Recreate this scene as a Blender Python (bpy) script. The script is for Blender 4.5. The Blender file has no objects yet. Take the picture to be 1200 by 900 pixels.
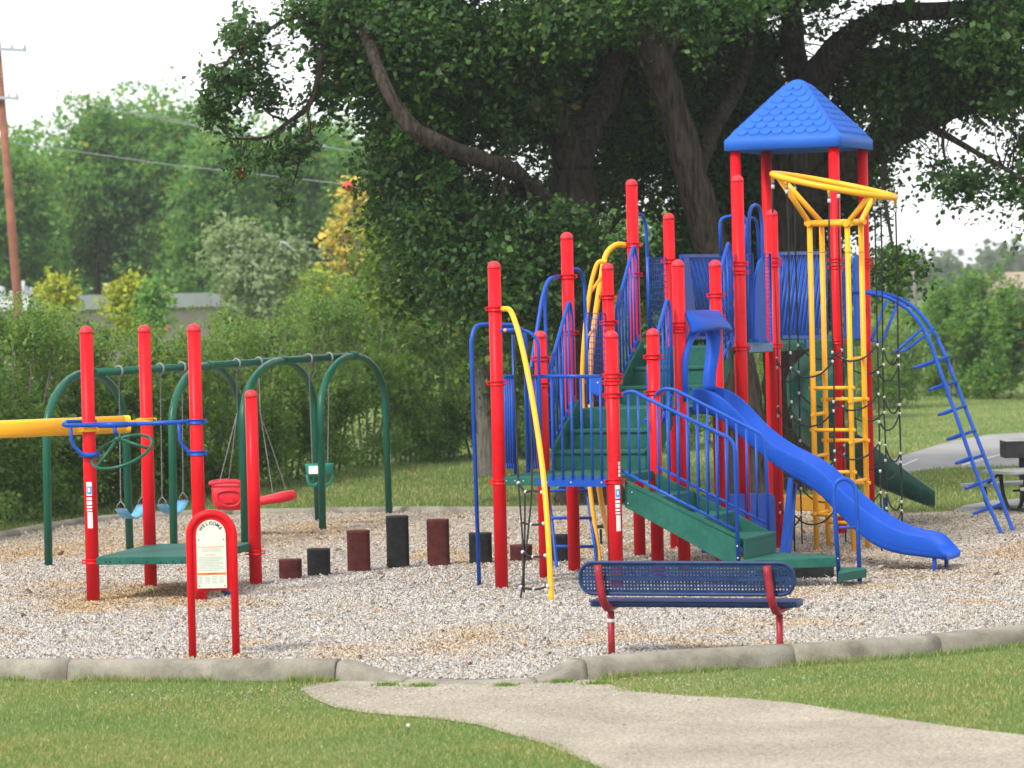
import bpy, math, random
import numpy as np
from mathutils import Vector, Matrix

# ------------------------------------------------------------------ camera, sky, sun
scene = bpy.context.scene
COL = scene.collection
FPX, YC, ROLL, CAMH = 3980.9, 355.1, 0.0236, 2.53          # focal length in px of a 1200 px wide frame
PITCH = math.atan((450 - YC) / FPX)
cam_data = bpy.data.cameras.new('camera')
cam = bpy.data.objects.new('camera', cam_data)
COL.objects.link(cam)
cam_data.sensor_width = 36.0
cam_data.lens = FPX / 1200 * 36.0
cam_data.clip_start = 0.5
cam_data.clip_end = 6000
cam.matrix_world = Matrix.Translation((0, 0, CAMH)) @ Matrix.Rotation(math.pi / 2 - PITCH, 4, 'X') @ Matrix.Rotation(-ROLL, 4, 'Z')
cam_data.dof.use_dof = True
cam_data.dof.focus_distance = 29.0
cam_data.dof.aperture_fstop = 3.8
scene.camera = cam

SUN_EL, SUN_AZ = 46, 221          # degrees; azimuth clockwise from +Y (behind the camera, a little to the left)
world = bpy.data.worlds.new('World')
scene.world = world
world.use_nodes = True
wn = world.node_tree
wn.nodes.clear()
sky = wn.nodes.new('ShaderNodeTexSky')
sky.sky_type = 'NISHITA'
sky.sun_disc = False
sky.sun_elevation = math.radians(SUN_EL)
sky.sun_rotation = math.radians(SUN_AZ)
sky.air_density = 1.0
sky.dust_density = 1.0
sky.ozone_density = 1.0
hs = wn.nodes.new('ShaderNodeHueSaturation')
hs.inputs['Saturation'].default_value = 0.22
bg = wn.nodes.new('ShaderNodeBackground')
bg.inputs['Strength'].default_value = 0.15
wo = wn.nodes.new('ShaderNodeOutputWorld')
wn.links.new(sky.outputs[0], hs.inputs['Color'])
cloud = wn.nodes.new('ShaderNodeMix')          # even white cloud cover over most of the clear sky
cloud.data_type = 'RGBA'
cloud.inputs['Factor'].default_value = 0.7
cloud.inputs['B'].default_value = (7.0, 7.15, 7.3, 1)
wn.links.new(hs.outputs[0], cloud.inputs['A'])
wn.links.new(cloud.outputs['Result'], bg.inputs['Color'])
wn.links.new(bg.outputs[0], wo.inputs['Surface'])

sun_data = bpy.data.lights.new('sun', 'SUN')
sun_data.energy = 2.4
sun_data.angle = math.radians(12)
sun_data.color = (1.0, 0.95, 0.88)
sun = bpy.data.objects.new('sun', sun_data)
COL.objects.link(sun)
_el, _az = math.radians(SUN_EL), math.radians(SUN_AZ)
sun_dir = Vector((math.sin(_az) * math.cos(_el), math.cos(_az) * math.cos(_el), math.sin(_el)))
sun.rotation_euler = sun_dir.to_track_quat('Z', 'Y').to_euler()

vs = scene.view_settings
vs.view_transform = 'Standard'
vs.look = 'None'
vs.exposure = 0.68
vs.gamma = 1.0
vs.use_curve_mapping = False
scene.cycles.max_bounces = 8
scene.cycles.transparent_max_bounces = 8

rng = np.random.default_rng(7)
R = random.Random(11)

# ------------------------------------------------------------------ survey helpers: sight lines from the camera station
def ray(px, py):
    u, v = (px - 600) / FPX, (450 - py) / FPX
    c, s = math.cos(ROLL), math.sin(ROLL)
    uu, vv = u * c + v * s, -u * s + v * c
    return Vector((uu, math.cos(PITCH) + vv * math.sin(PITCH), -math.sin(PITCH) + vv * math.cos(PITCH)))
def g(px, py, z=0.0):
    r = ray(px, py); t = (z - CAMH) / r.z
    return Vector((r.x * t, r.y * t, z))
def at(px, py, d):
    r = ray(px, py); t = d / r.y
    return Vector((r.x * t, d, CAMH + r.z * t))
def onp(px, py, p0, p1):
    r = ray(px, py)
    dx, dy = p1[0] - p0[0], p1[1] - p0[1]
    t = (p0[0] * dy - p0[1] * dx) / (r.x * dy - r.y * dx)
    return Vector((r.x * t, r.y * t, CAMH + r.z * t))
def zof(p, py):
    # height above the ground point p at which the sight line of image row py passes
    z = 0.0
    for _ in range(6):
        s = FPX / p[1]
        q = project((p[0], p[1], z))
        z += (q[1] - py) / s
    return z
def project(P):
    x, y, z = P[0], P[1], P[2] - CAMH
    fw = y * math.cos(PITCH) - z * math.sin(PITCH); up = y * math.sin(PITCH) + z * math.cos(PITCH)
    u, v = FPX * x / fw, FPX * up / fw
    c, s = math.cos(ROLL), math.sin(ROLL)
    return (600 + u * c - v * s, 450 - (u * s + v * c))

# ------------------------------------------------------------------ materials
MATS = {}
def new_mat(name):
    m = bpy.data.materials.new(name); m.use_nodes = True
    nt = m.node_tree; nt.nodes.clear()
    out = nt.nodes.new('ShaderNodeOutputMaterial')
    MATS[name] = m
    return m, nt, out
def N(nt, typ, **kw):
    n = nt.nodes.new(typ)
    for k, v in kw.items():
        if k.startswith('i_'): n.inputs[k[2:]].default_value = v
        else: setattr(n, k, v)
    return n
def ramp(nt, stops, interp='LINEAR'):
    n = nt.nodes.new('ShaderNodeValToRGB'); cr = n.color_ramp; cr.interpolation = interp
    while len(cr.elements) < len(stops): cr.elements.new(0.5)
    for e, (p, c) in zip(cr.elements, stops):
        e.position = p; e.color = (*c, 1)
    return n
def paint(name, col, rough=0.35, var=0.12, scale=6, spec=0.28, bump=0.0, bscale=300, dirt=0.0):
    m, nt, out = new_mat(name)
    b = N(nt, 'ShaderNodeBsdfPrincipled'); b.inputs['Specular IOR Level'].default_value = spec
    tc = N(nt, 'ShaderNodeTexCoord')
    no = N(nt, 'ShaderNodeTexNoise'); no.inputs['Scale'].default_value = scale; no.inputs['Detail'].default_value = 6
    nt.links.new(tc.outputs['Object'], no.inputs['Vector'])
    lo = tuple(c * (1 - var) for c in col); hi = tuple(min(1, c * (1 + var) + 0.006 * var / .12) for c in col)
    rp = ramp(nt, [(0.3, lo), (0.7, hi)])
    nt.links.new(no.outputs['Fac'], rp.inputs['Fac'])
    last = rp.outputs['Color']
    if dirt > 0:
        n2 = N(nt, 'ShaderNodeTexNoise'); n2.inputs['Scale'].default_value = scale * 4; n2.inputs['Detail'].default_value = 8
        nt.links.new(tc.outputs['Object'], n2.inputs['Vector'])
        r2 = ramp(nt, [(0.5, (0, 0, 0)), (0.75, (dirt, dirt, dirt))])
        nt.links.new(n2.outputs['Fac'], r2.inputs['Fac'])
        mx = N(nt, 'ShaderNodeMix', data_type='RGBA')
        nt.links.new(r2.outputs['Color'], mx.inputs['Factor'])
        nt.links.new(last, mx.inputs['A']); mx.inputs['B'].default_value = (0.35, 0.33, 0.29, 1)
        last = mx.outputs['Result']
    nt.links.new(last, b.inputs['Base Color'])
    rr = N(nt, 'ShaderNodeMapRange'); rr.inputs['To Min'].default_value = rough * 0.8; rr.inputs['To Max'].default_value = min(1, rough * 1.35)
    nt.links.new(no.outputs['Fac'], rr.inputs['Value']); nt.links.new(rr.outputs[0], b.inputs['Roughness'])
    if bump > 0:
        n3 = N(nt, 'ShaderNodeTexNoise'); n3.inputs['Scale'].default_value = bscale; n3.inputs['Detail'].default_value = 3
        nt.links.new(tc.outputs['Object'], n3.inputs['Vector'])
        bp = N(nt, 'ShaderNodeBump'); bp.inputs['Strength'].default_value = bump; bp.inputs['Distance'].default_value = 0.01
        nt.links.new(n3.outputs['Fac'], bp.inputs['Height']); nt.links.new(bp.outputs[0], b.inputs['Normal'])
    nt.links.new(b.outputs[0], out.inputs['Surface'])
    return m
RED = paint('red_paint', (0.60, 0.003, 0.010), 0.36, 0.08, 3, spec=0.15, dirt=0.015)
REDCAP = paint('red_cap', (0.66, 0.025, 0.04), 0.42, 0.06)
BLUE = paint('blue_paint', (0.007, 0.070, 0.40), 0.33, 0.10, 4, spec=0.2, dirt=0.02)
PBLUE = paint('blue_plastic', (0.007, 0.072, 0.44), 0.42, 0.08, 2.5, spec=0.12, dirt=0.02)
RBLUE = paint('roof_plastic', (0.017, 0.110, 0.50), 0.45, 0.07, 2.0, spec=0.2, dirt=0.02)
YEL = paint('yellow_paint', (0.88, 0.41, 0.014), 0.34, 0.07, 4, dirt=0.06)
GRN = paint('deck_green', (0.008, 0.098, 0.072), 0.55, 0.14, 7, spec=0.2, bump=0.15, bscale=120, dirt=0.05)
DGRN = paint('frame_green', (0.004, 0.085, 0.048), 0.33, 0.10, 4)
SGRN = paint('spiral_green', (0.004, 0.060, 0.040), 0.35, 0.12, 3, dirt=0.06)
MAROON = paint('maroon_rubber', (0.075, 0.012, 0.010), 0.8, 0.25, 12, 0.2, 0.4, 90, dirt=0.03)
BLACK = paint('black_rubber', (0.008, 0.009, 0.010), 0.75, 0.3, 12, 0.2, 0.4, 90, dirt=0.02)
ROPE = paint('black_rope', (0.012, 0.012, 0.014), 0.7, 0.3, 60, 0.3, 0.5, 200)
ALU = paint('connector_grey', (0.48, 0.48, 0.47), 0.45, 0.1, 20)
STEEL = paint('chain_steel', (0.20, 0.20, 0.20), 0.4, 0.2, 30)
NBLUE = paint('bench_blue', (0.006, 0.030, 0.105), 0.40, 0.15, 5, spec=0.25, dirt=0.03)
BRED = paint('bench_red', (0.26, 0.008, 0.020), 0.38, 0.10, 5, dirt=0.06)
SKYB = paint('belt_blue', (0.10, 0.34, 0.58), 0.4, 0.2, 8, dirt=0.25)
PRED = paint('red_plastic', (0.62, 0.012, 0.028), 0.4, 0.10, 5)
TEAL = paint('teal_plastic', (0.010, 0.20, 0.15), 0.4, 0.12, 5)
WHITE = paint('white_label', (0.78, 0.79, 0.76), 0.5, 0.05, 20)
PANEL = paint('sign_panel', (0.62, 0.66, 0.56), 0.5, 0.05, 9)
INK = paint('sign_ink', (0.03, 0.03, 0.03), 0.6, 0.05)
GINK = paint('sign_grey_ink', (0.28, 0.30, 0.28), 0.6, 0.05)
ORANGE = paint('sign_orange', (0.75, 0.16, 0.02), 0.5, 0.05)
LBLUE = paint('label_blue', (0.06, 0.33, 0.70), 0.5, 0.25, 60)
BALL = paint('marker_orange', (0.85, 0.075, 0.03), 0.45, 0.05)
WALLM = paint('building_tan', (0.30, 0.275, 0.225), 0.85, 0.10, 1.5, 0.2)
ROOFW = paint('building_white', (0.40, 0.43, 0.44), 0.6, 0.08, 2)
POLEM = paint('pole_wood', (0.22, 0.085, 0.050), 0.85, 0.3, 3, 0.2, 0.4, 30)
WIREM = paint('wire_grey', (0.20, 0.22, 0.24), 0.6, 0.1)
TAN = paint('tan_roof', (0.30, 0.23, 0.18), 0.9, 0.15, 2, 0.2)
PICW = paint('weathered_wood', (0.34, 0.34, 0.34), 0.7, 0.22, 9, 0.3, 0.2, 60, dirt=0.3)
GRILL = paint('grill_black', (0.012, 0.012, 0.012), 0.55, 0.3, 9)

def concrete(name, c0, c1, scale=3.0):
    m, nt, out = new_mat(name)
    b = N(nt, 'ShaderNodeBsdfPrincipled'); b.inputs['Roughness'].default_value = 0.9; b.inputs['Specular IOR Level'].default_value = 0.25
    tc = N(nt, 'ShaderNodeTexCoord')
    n1 = N(nt, 'ShaderNodeTexNoise'); n1.inputs['Scale'].default_value = scale; n1.inputs['Detail'].default_value = 10; n1.inputs['Roughness'].default_value = 0.65
    n2 = N(nt, 'ShaderNodeTexNoise'); n2.inputs['Scale'].default_value = 140; n2.inputs['Detail'].default_value = 4
    nt.links.new(tc.outputs['Object'], n1.inputs['Vector']); nt.links.new(tc.outputs['Object'], n2.inputs['Vector'])
    rp = ramp(nt, [(0.25, tuple(c * 0.55 for c in c0)), (0.45, c0), (0.72, c1)])
    nt.links.new(n1.outputs['Fac'], rp.inputs['Fac'])
    rp2 = ramp(nt, [(0.3, (0.7, 0.7, 0.7)), (0.7, (1.15, 1.15, 1.15))])
    nt.links.new(n2.outputs['Fac'], rp2.inputs['Fac'])
    mx = N(nt, 'ShaderNodeMix', data_type='RGBA', blend_type='MULTIPLY'); mx.inputs['Factor'].default_value = 0.8
    nt.links.new(rp.outputs['Color'], mx.inputs['A']); nt.links.new(rp2.outputs['Color'], mx.inputs['B'])
    nt.links.new(mx.outputs['Result'], b.inputs['Base Color'])
    bp = N(nt, 'ShaderNodeBump'); bp.inputs['Strength'].default_value = 0.5; bp.inputs['Distance'].default_value = 0.008
    nt.links.new(n2.outputs['Fac'], bp.inputs['Height']); nt.links.new(bp.outputs[0], b.inputs['Normal'])
    nt.links.new(b.outputs[0], out.inputs['Surface'])
    return m
CONC = concrete('kerb_concrete', (0.23, 0.21, 0.17), (0.35, 0.325, 0.27), 4)
ROADM = concrete('grey_asphalt', (0.26, 0.255, 0.25), (0.34, 0.335, 0.33), 1.2)
PATHM = None

def path_material():
    m, nt, out = new_mat('path_gravel_asphalt')
    b = N(nt, 'ShaderNodeBsdfPrincipled'); b.inputs['Roughness'].default_value = 0.95; b.inputs['Specular IOR Level'].default_value = 0.2
    tc = N(nt, 'ShaderNodeTexCoord')
    n1 = N(nt, 'ShaderNodeTexNoise'); n1.inputs['Scale'].default_value = 1.3; n1.inputs['Detail'].default_value = 8
    v = N(nt, 'ShaderNodeTexVoronoi'); v.inputs['Scale'].default_value = 85
    n2 = N(nt, 'ShaderNodeTexNoise'); n2.inputs['Scale'].default_value = 40; n2.inputs['Detail'].default_value = 6
    for n in (n1, v, n2): nt.links.new(tc.outputs['Object'], n.inputs['Vector'])
    r1 = ramp(nt, [(0.3, (0.30, 0.265, 0.215)), (0.7, (0.42, 0.375, 0.31))])
    nt.links.new(n1.outputs['Fac'], r1.inputs['Fac'])
    r2 = ramp(nt, [(0.0, (0.45, 0.44, 0.42)), (0.35, (0.9, 0.9, 0.9)), (0.8, (1.2, 1.18, 1.12)), (1.0, (1.35, 1.3, 1.25))])
    nt.links.new(v.outputs['Color'], r2.inputs['Fac'])
    r3 = ramp(nt, [(0.32, (0.55, 0.53, 0.5)), (0.5, (1, 1, 1))])
    nt.links.new(n2.outputs['Fac'], r3.inputs['Fac'])
    mx = N(nt, 'ShaderNodeMix', data_type='RGBA', blend_type='MULTIPLY'); mx.inputs['Factor'].default_value = 0.9
    nt.links.new(r1.outputs['Color'], mx.inputs['A']); nt.links.new(r2.outputs['Color'], mx.inputs['B'])
    mx2 = N(nt, 'ShaderNodeMix', data_type='RGBA', blend_type='MULTIPLY'); mx2.inputs['Factor'].default_value = 0.7
    nt.links.new(mx.outputs['Result'], mx2.inputs['A']); nt.links.new(r3.outputs['Color'], mx2.inputs['B'])
    nt.links.new(mx2.outputs['Result'], b.inputs['Base Color'])
    bp = N(nt, 'ShaderNodeBump'); bp.inputs['Strength'].default_value = 0.7; bp.inputs['Distance'].default_value = 0.012
    nt.links.new(v.outputs['Distance'], bp.inputs['Height']); nt.links.new(bp.outputs[0], b.inputs['Normal'])
    nt.links.new(b.outputs[0], out.inputs['Surface'])
    return m
PATHM = path_material()

def grass_ground():
    m, nt, out = new_mat('grass_ground')
    b = N(nt, 'ShaderNodeBsdfPrincipled'); b.inputs['Roughness'].default_value = 1.0; b.inputs['Specular IOR Level'].default_value = 0.1
    tc = N(nt, 'ShaderNodeTexCoord')
    n1 = N(nt, 'ShaderNodeTexNoise'); n1.inputs['Scale'].default_value = 0.35; n1.inputs['Detail'].default_value = 8; n1.inputs['Roughness'].default_value = 0.7
    n2 = N(nt, 'ShaderNodeTexNoise'); n2.inputs['Scale'].default_value = 22; n2.inputs['Detail'].default_value = 8; n2.inputs['Roughness'].default_value = 0.75
    for n in (n1, n2): nt.links.new(tc.outputs['Object'], n.inputs['Vector'])
    r1 = ramp(nt, [(0.32, (0.085, 0.15, 0.035)), (0.5, (0.14, 0.20, 0.06)), (0.68, (0.23, 0.24, 0.10))])
    nt.links.new(n1.outputs['Fac'], r1.inputs['Fac'])
    r2 = ramp(nt, [(0.3, (0.45, 0.5, 0.4)), (0.55, (1, 1, 1)), (0.75, (1.5, 1.35, 1.3))])
    nt.links.new(n2.outputs['Fac'], r2.inputs['Fac'])
    mx = N(nt, 'ShaderNodeMix', data_type='RGBA', blend_type='MULTIPLY'); mx.inputs['Factor'].default_value = 0.85
    nt.links.new(r1.outputs['Color'], mx.inputs['A']); nt.links.new(r2.outputs['Color'], mx.inputs['B'])
    nt.links.new(mx.outputs['Result'], b.inputs['Base Color'])
    bp = N(nt, 'ShaderNodeBump'); bp.inputs['Strength'].default_value = 0.8; bp.inputs['Distance'].default_value = 0.03
    nt.links.new(n2.outputs['Fac'], bp.inputs['Height']); nt.links.new(bp.outputs[0], b.inputs['Normal'])
    nt.links.new(b.outputs[0], out.inputs['Surface'])
    return m
GRASSG = grass_ground()

def island_mat(name, stops, rough=0.8, trans=0.0, spec=0.2, patch=None, pscale=0.4, attr=None):
    # colour chosen per loose piece (leaf, blade, chip), optionally shifted by large patches
    m, nt, out = new_mat(name)
    geo = N(nt, 'ShaderNodeNewGeometry')
    rp = ramp(nt, stops)
    nt.links.new(geo.outputs['Random Per Island'], rp.inputs['Fac'])
    col = rp.outputs['Color']
    if patch:
        tc = N(nt, 'ShaderNodeTexCoord')
        n1 = N(nt, 'ShaderNodeTexNoise'); n1.inputs['Scale'].default_value = pscale; n1.inputs['Detail'].default_value = 5
        nt.links.new(tc.outputs['Object'], n1.inputs['Vector'])
        if attr:
            r2 = N(nt, 'ShaderNodeAttribute'); r2.attribute_name = attr
        else:
            r2 = ramp(nt, [(patch[1], (0, 0, 0)), (patch[2], (patch[3],) * 3)])
            nt.links.new(n1.outputs['Fac'], r2.inputs['Fac'])
        mx = N(nt, 'ShaderNodeMix', data_type='RGBA', blend_type='MIX')
        mm = N(nt, 'ShaderNodeMix', data_type='RGBA', blend_type='MULTIPLY'); mm.inputs['Factor'].default_value = 1.0
        nt.links.new(col, mm.inputs['A']); mm.inputs['B'].default_value = (*patch[0], 1)
        nt.links.new(r2.outputs['Fac' if attr else 'Color'], mx.inputs['Factor']); nt.links.new(col, mx.inputs['A']); nt.links.new(mm.outputs['Result'], mx.inputs['B'])
        col = mx.outputs['Result']
    b = N(nt, 'ShaderNodeBsdfPrincipled'); b.inputs['Roughness'].default_value = rough; b.inputs['Specular IOR Level'].default_value = spec
    nt.links.new(col, b.inputs['Base Color'])
    if trans > 0:
        t = N(nt, 'ShaderNodeBsdfTranslucent'); 
        br = N(nt, 'ShaderNodeMix', data_type='RGBA', blend_type='MULTIPLY'); br.inputs['Factor'].default_value = 1.0
        nt.links.new(col, br.inputs['A']); br.inputs['B'].default_value = (1.7, 1.6, 0.8, 1)
        nt.links.new(br.outputs['Result'], t.inputs['Color'])
        ms = N(nt, 'ShaderNodeMixShader'); ms.inputs['Fac'].default_value = trans
        nt.links.new(b.outputs[0], ms.inputs[1]); nt.links.new(t.outputs[0], ms.inputs[2])
        nt.links.new(ms.outputs[0], out.inputs['Surface'])
    else:
        nt.links.new(b.outputs[0], out.inputs['Surface'])
    return m
OAKLEAF = island_mat('oak_leaf', [(0, (0.014, 0.044, 0.010)), (0.45, (0.026, 0.078, 0.016)), (0.8, (0.050, 0.122, 0.022)), (0.995, (0.085, 0.165, 0.028)), (1.0, (0.24, 0.13, 0.025))], 0.5, 0.36, 0.3, ((1.8, 1.55, 0.9), 0.54, 0.68, 0.8), 0.4)
HEDGELEAF = island_mat('hedge_leaf', [(0, (0.080, 0.155, 0.035)), (0.5, (0.135, 0.24, 0.060)), (0.9, (0.21, 0.32, 0.09)), (1, (0.32, 0.33, 0.08))], 0.5, 0.5, 0.25, ((0.72, 0.85, 0.8), 0.4, 0.62, 0.9), 0.7)
FARLEAF = island_mat('far_leaf', [(0, (0.075, 0.185, 0.055)), (0.6, (0.14, 0.30, 0.08)), (0.94, (0.205, 0.36, 0.09)), (1, (0.40, 0.35, 0.06))], 0.6, 0.55, 0.2)
YELLEAF = island_mat('yellow_leaf', [(0, (0.30, 0.30, 0.05)), (0.5, (0.52, 0.44, 0.08)), (1, (0.64, 0.48, 0.09))], 0.6, 0.3, 0.2)
YOUNGLEAF = island_mat('young_oak_leaf', [(0, (0.030, 0.075, 0.014)), (0.5, (0.065, 0.135, 0.022)), (0.9, (0.13, 0.215, 0.035)), (1, (0.20, 0.24, 0.04))], 0.5, 0.4, 0.3, ((1.7, 1.4, 0.9), 0.48, 0.62, 0.8), 0.5)
YGLEAF = island_mat('yellow_green_leaf', [(0, (0.18, 0.24, 0.02)), (0.5, (0.31, 0.36, 0.03)), (1, (0.42, 0.42, 0.04))], 0.6, 0.3, 0.2)
SILVLEAF = island_mat('silver_leaf', [(0, (0.13, 0.20, 0.085)), (0.5, (0.19, 0.265, 0.125)), (1, (0.26, 0.33, 0.18))], 0.6, 0.3, 0.2)
RSHRUB = island_mat('right_shrub_leaf', [(0, (0.055, 0.145, 0.035)), (0.5, (0.10, 0.225, 0.055)), (0.93, (0.165, 0.295, 0.07)), (1, (0.36, 0.30, 0.05))], 0.5, 0.5, 0.25, ((1.5, 1.35, 0.9), 0.45, 0.65, 0.8), 0.5)
HILLM = island_mat('hill_leaf', [(0, (0.05, 0.09, 0.04)), (1, (0.09, 0.135, 0.055))], 0.8, 0.2)
BLADE = island_mat('grass_blade', [(0, (0.095, 0.18, 0.045)), (0.45, (0.155, 0.245, 0.070)), (0.8, (0.24, 0.31, 0.12)), (0.92, (0.38, 0.35, 0.18)), (1, (0.46, 0.41, 0.25))], 0.6, 0.3, 0.2, ((1.35, 1.10, 1.15), 0.42, 0.60, 0.9), 0.9)
CHIP = island_mat('wood_chip', [(0, (0.15, 0.125, 0.10)), (0.09, (0.27, 0.235, 0.20)), (0.28, (0.45, 0.42, 0.385)), (0.6, (0.58, 0.555, 0.525)), (0.9, (0.73, 0.715, 0.695)), (0.95, (0.60, 0.44, 0.26)), (1, (0.52, 0.33, 0.15))], 0.9, 0, 0.1, ((1.0, 0.76, 0.47), 0, 0, 1), attr='tan')

def chip_ground():
    m, nt, out = new_mat('chip_ground')
    b = N(nt, 'ShaderNodeBsdfPrincipled'); b.inputs['Roughness'].default_value = 1.0; b.inputs['Specular IOR Level'].default_value = 0.1
    tc = N(nt, 'ShaderNodeTexCoord')
    v = N(nt, 'ShaderNodeTexVoronoi'); v.inputs['Scale'].default_value = 36
    mp = N(nt, 'ShaderNodeMapping'); mp.inputs['Scale'].default_value = (1, 0.8, 1)
    nz = N(nt, 'ShaderNodeTexNoise'); nz.inputs['Scale'].default_value = 9
    nt.links.new(tc.outputs['Object'], mp.inputs['Vector']); nt.links.new(tc.outputs['Object'], nz.inputs['Vector'])
    ad = N(nt, 'ShaderNodeMix', data_type='RGBA', blend_type='ADD'); ad.inputs['Factor'].default_value = 0.12
    nt.links.new(mp.outputs[0], ad.inputs['A']); nt.links.new(nz.outputs['Color'], ad.inputs['B'])
    nt.links.new(ad.outputs['Result'], v.inputs['Vector'])
    r1 = ramp(nt, [(0, (0.16, 0.13, 0.10)), (0.3, (0.32, 0.28, 0.24)), (0.6, (0.50, 0.46, 0.41)), (0.85, (0.64, 0.60, 0.54)), (1, (0.52, 0.36, 0.19))])
    nt.links.new(v.outputs['Color'], r1.inputs['Fac'])
    nt.links.new(r1.outputs['Color'], b.inputs['Base Color'])
    bp = N(nt, 'ShaderNodeBump'); bp.inputs['Strength'].default_value = 0.8; bp.inputs['Distance'].default_value = 0.03
    nt.links.new(v.outputs['Distance'], bp.inputs['Height']); nt.links.new(bp.outputs[0], b.inputs['Normal'])
    nt.links.new(b.outputs[0], out.inputs['Surface'])
    return m
CHIPG = chip_ground()

def bark(name, c0, c1, sc=1.0):
    m, nt, out = new_mat(name)
    b = N(nt, 'ShaderNodeBsdfPrincipled'); b.inputs['Roughness'].default_value = 0.95; b.inputs['Specular IOR Level'].default_value = 0.15
    tc = N(nt, 'ShaderNodeTexCoord')
    mp = N(nt, 'ShaderNodeMapping'); mp.inputs['Scale'].default_value = (20 * sc, 20 * sc, 2.6 * sc)
    n1 = N(nt, 'ShaderNodeTexNoise'); n1.inputs['Scale'].default_value = 1.0; n1.inputs['Detail'].default_value = 8; n1.inputs['Roughness'].default_value = 0.6
    nt.links.new(tc.outputs['Object'], mp.inputs['Vector']); nt.links.new(mp.outputs[0], n1.inputs['Vector'])
    r1 = ramp(nt, [(0.35, c0), (0.65, c1)])
    nt.links.new(n1.outputs['Fac'], r1.inputs['Fac']); nt.links.new(r1.outputs['Color'], b.inputs['Base Color'])
    bp = N(nt, 'ShaderNodeBump'); bp.inputs['Strength'].default_value = 1.0; bp.inputs['Distance'].default_value = 0.09
    nt.links.new(n1.outputs['Fac'], bp.inputs['Height']); nt.links.new(bp.outputs[0], b.inputs['Normal'])
    nt.links.new(b.outputs[0], out.inputs['Surface'])
    return m
BARK = bark('oak_bark', (0.016, 0.012, 0.009), (0.090, 0.071, 0.056))
GBARK = bark('grey_bark', (0.14, 0.125, 0.105), (0.30, 0.275, 0.24), 1.6)
PALEBARK = bark('pale_bark', (0.38, 0.38, 0.36), (0.62, 0.62, 0.60), 1.0)

# ------------------------------------------------------------------ mesh builder
def arr(p): return Vector((p[0], p[1], p[2]))
def smooth_path(pts, n=6, closed=False):
    P = [arr(p) for p in pts]
    if len(P) < 3: return P
    out = []; m = len(P)
    rngi = range(m) if closed else range(m - 1)
    for i in rngi:
        p1, p2 = P[i], P[(i + 1) % m]
        p0 = P[i - 1] if (closed or i > 0) else p1 * 2 - p2
        p3 = P[(i + 2) % m] if (closed or i + 2 < m) else p2 * 2 - p1
        d1 = max((p1 - p0).length, 1e-6) ** .5; d2 = max((p2 - p1).length, 1e-6) ** .5; d3 = max((p3 - p2).length, 1e-6) ** .5
        m1 = ((p1 - p0) / d1 - (p2 - p0) / (d1 + d2) + (p2 - p1) / d2) * d2
        m2 = ((p2 - p1) / d2 - (p3 - p1) / (d2 + d3) + (p3 - p2) / d3) * d2
        for k in range(n):
            t = k / n; t2, t3 = t * t, t * t * t
            out.append(p1 * (2 * t3 - 3 * t2 + 1) + m1 * (t3 - 2 * t2 + t) + p2 * (-2 * t3 + 3 * t2) + m2 * (t3 - t2))
    if not closed: out.append(P[-1].copy())
    return out
def fillet(pts, r=0.08, n=5):
    # straight runs joined by round bends
    P = [arr(p) for p in pts]; out = [P[0]]
    for i in range(1, len(P) - 1):
        a, b, c = P[i - 1], P[i], P[i + 1]
        d1, d2 = (a - b), (c - b); l1, l2 = d1.length, d2.length
        rr = min(r, l1 * .48, l2 * .48)
        s, e = b + d1 / l1 * rr, b + d2 / l2 * rr
        for k in range(n + 1):
            t = k / n
            out.append(s * (1 - t) ** 2 + b * 2 * t * (1 - t) + e * t * t)
    out.append(P[-1]); return out

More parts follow.
